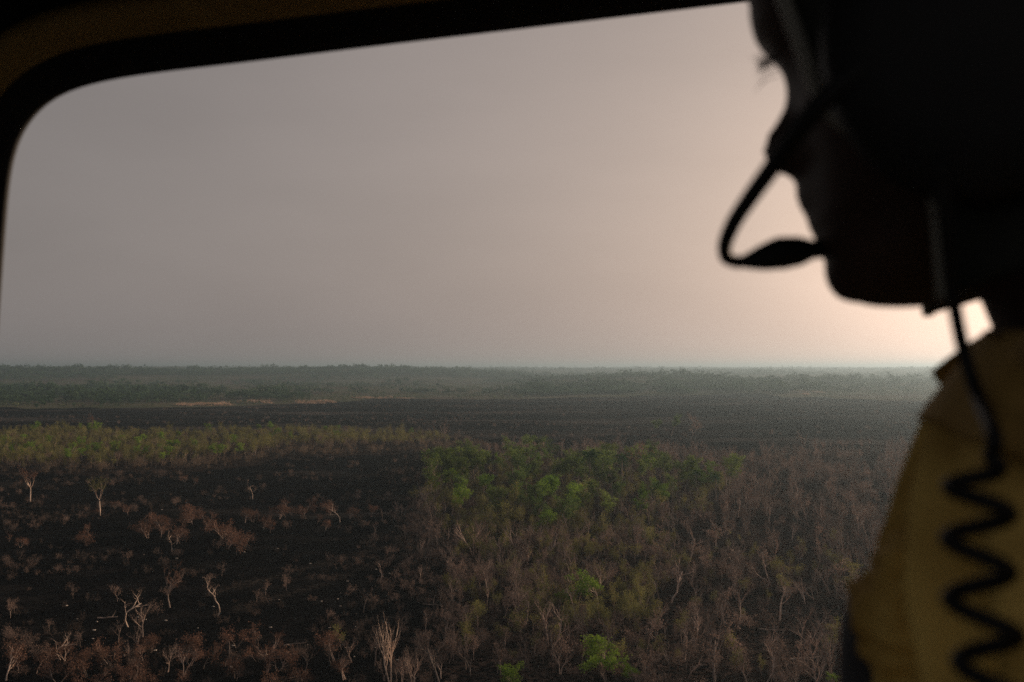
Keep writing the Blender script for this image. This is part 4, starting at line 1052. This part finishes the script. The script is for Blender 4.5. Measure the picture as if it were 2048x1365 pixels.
# collar: two turned-down leaves with pointed tips
def collar(pts, bulge):
    A, Bq, Cq, D = [on_plane(*p) for p in pts]            # neck front, neck back, outer back, tip
    B = MB(); n1 = 14
    for i in range(n1 + 1):
        for j in range(n1 + 1):
            s_, t_ = i / n1, j / n1
            p = (A * (1 - s_) + Bq * s_) * (1 - t_) + (D * (1 - s_) + Cq * s_) * t_
            B.v.append(tuple(p - w0 * bulge * math.sin(PI * t_) - w0 * .002 * math.sin(9 * s_ + 5 * t_)))
    for i in range(n1):
        for j in range(n1): p = i * (n1 + 1) + j; B.f.append((p, p + 1, p + n1 + 2, p + n1 + 1)); B.m.append(0)
    o = ppart('collar', B, M['collar'], shirt); m_ = o.modifiers.new('t', 'SOLIDIFY'); m_.thickness = .003
cq = np.array([(1985, 664), (2190, 690), (2110, 945), (1846, 838)], float); B = MB(); n1 = 18; last = None
for i in range(n1 + 1):
    for j in range(n1 + 1):
        s_, t_ = 1 - i / n1, j / n1; q_ = (cq[0] * (1 - s_) + cq[1] * s_) * (1 - t_) + (cq[3] * (1 - s_) + cq[2] * s_) * t_
        d_ = norm(ray(*q_)); hit = bvh.ray_cast(Vector(EYE), Vector(d_)); dist = hit[3] if hit[0] is not None and hit[3] < .9 else None
        if dist is None or (last is not None and abs(dist - last) > .03): dist = last if last is not None else .47
        last = dist; B.v.append(tuple(EYE + d_ * (dist - .007 - .008 * math.sin(PI * min(1, t_ * 1.2)))))
for i in range(n1):
    for j in range(n1): p = i * (n1 + 1) + j; B.f.append((p, p + 1, p + n1 + 2, p + n1 + 1)); B.m.append(0)
ms_ = [np.array(q) for q in B.v]
for _ in range(6):
    for i in range(1, n1):
        for j in range(1, n1): p = i * (n1 + 1) + j; ms_[p] = .5 * ms_[p] + .125 * (ms_[p - 1] + ms_[p + 1] + ms_[p - n1 - 1] + ms_[p + n1 + 1])
B.v = [tuple(q) for q in ms_]; o = ppart('collar', B, M['collar'], shirt); m_ = o.modifiers.new('t', 'SOLIDIFY'); m_.thickness = .003
collar([(1990, 664, .004), (2180, 700, .050), (2000, 900, .050), (1866, 748, .020)], -.006)
# trousers, boots
nodes = []; edges = []
pel = nd(T(-.06, zs, 0), .15)
nd(T(-.06, zs + .10, 0), .14, pel); boots = []
for s in (-1, 1):
    hp = nd(T(-.02, zs - .01, s * .10), .105, pel); kn = nd(T(.40, zs + .02, s * .13), .078, hp); kn2 = nd(T(.45, zs - .05, s * .13), .074, kn)
    nd(T(.42, Z0 + .14 - NECK[2], s * .13), .062, kn2)
ppart('trousers', fuse(skin_mesh(nodes, edges), .008, 3), M['trousers'])
for s in (-1, 1):
    nodes = []; edges = []
    a = nd(T(.42, Z0 + .20 - NECK[2], s * .13), .058); b = nd(T(.42, Z0 + .055 - NECK[2], s * .13), .05, a); nd(T(.58, Z0 + .045 - NECK[2], s * .14), .042, b)
    ppart('boot', fuse(skin_mesh(nodes, edges), .006, 3), M['rubber'])
# coiled headset cord hanging over the shirt
def front_of(px, py, gap):
    d = ray(px, py); hit = bvh.ray_cast(Vector(EYE), Vector(norm(d)))
    return EYE + norm(d) * (hit[3] - gap) if hit[0] is not None else on_plane(px, py, -.06)
top = [on_plane(1880, 330, -.112), on_plane(1892, 450, -.10), on_plane(1902, 560, -.085), on_plane(1914, 640, -.075), on_plane(1932, 720, -.07)]
lpx = [(1985, 905), (1960, 960), (1958, 1030), (1955, 1100), (1958, 1170), (1966, 1240), (1978, 1310), (1990, 1390), (1995, 1500), (1990, 1620), (1980, 1750)]
ld_ = np.array([min(np.linalg.norm(front_of(x + dx, y + dy, .015) - EYE) for dx in (-60, -30, 0, 30, 60) for dy in (-50, 0, 50)) for x, y in lpx])
ld_ = np.array([ld_[max(0, i - 1):i + 2].min() for i in range(len(ld_))]); ld_ = np.convolve(np.pad(ld_, 1, mode='edge'), [.25, .5, .25], 'valid')
lowp = [EYE + norm(ray(x, y)) * d_ for (x, y), d_ in zip(lpx, ld_)]
mid_ = [front_of(1958, 800, .030), EYE + norm(ray(1988, 868)) * (ld_[0] - .002)]
st_ = spline(top + mid_ + lowp[:1], 10)
ax = spline(lowp, 40); L_ = np.concatenate([[0], np.cumsum([np.linalg.norm(ax[i + 1] - ax[i]) for i in range(len(ax) - 1)])])
view = norm(on_plane(1960, 1100, 0) - EYE); sidev = norm(np.cross(view, z0)); pitch_ = 107 * (np.linalg.norm(lowp[3] - EYE) / FPX); ampx = 50 * np.linalg.norm(lowp[3] - EYE) / FPX
coil = []
for p, l in zip(ax, L_):
    a = 2 * PI * l / pitch_ - .1; g = float(S(0, .012, np.array(l)))
    coil.append(p + g * (sidev * ampx * math.sin(a) - view * .006 * math.cos(a)))
path = st_[:-1] + coil
B = MB(); B.tube(path, [.0028] * len(path), 10, cap=True); cord = ppart('headset_cord', B, M['rubber'])
# bench seat under the person
B = MB(); c = T(-.05, SEAT - NECK[2], 0)
box(B, c[0] - .30, c[0] + .30, c[1] - .28, min(c[1] + .28, YW - .06), Z0 + .30, SEAT)
bs = obj('seat', B.mesh('seat', M['seatfab']), cabin); bv = bs.modifiers.new('b', 'BEVEL'); bv.width = .03; bv.segments = 3
B = MB(); box(B, c[0] - .26, c[0] + .26, c[1] - .24, min(c[1] + .24, YW - .08), Z0, Z0 + .30); obj('seat_base', B.mesh('seat_base', M['cabin']), cabin)

# ------------------------------------------------------------------ haze: even smoke in the low air
HB = MB(); hx = 14300
HB.add([(x, y, z) for z in (-16., 72.) for y in (-hx, hx) for x in (-hx, hx)], [(0, 2, 3, 1), (4, 5, 7, 6), (0, 1, 5, 4), (2, 6, 7, 3), (0, 4, 6, 2), (1, 3, 7, 5)])
m, t, out = new_mat('smoke_haze')
pvn = N(t, 'ShaderNodeVolumePrincipled'); pvn.inputs['Density Attribute'].default_value = ''; pvn.inputs['Density'].default_value = 0.00022
pvn.inputs['Color'].default_value = (.36, .49, .59, 1); pvn.inputs['Anisotropy'].default_value = .60
t.links.new(pvn.outputs[0], out.inputs['Volume'])
hz = obj('haze', HB.mesh('haze', m)); tag(hz, 'thin smoke haze over the plain', 'haze', kind='stuff')
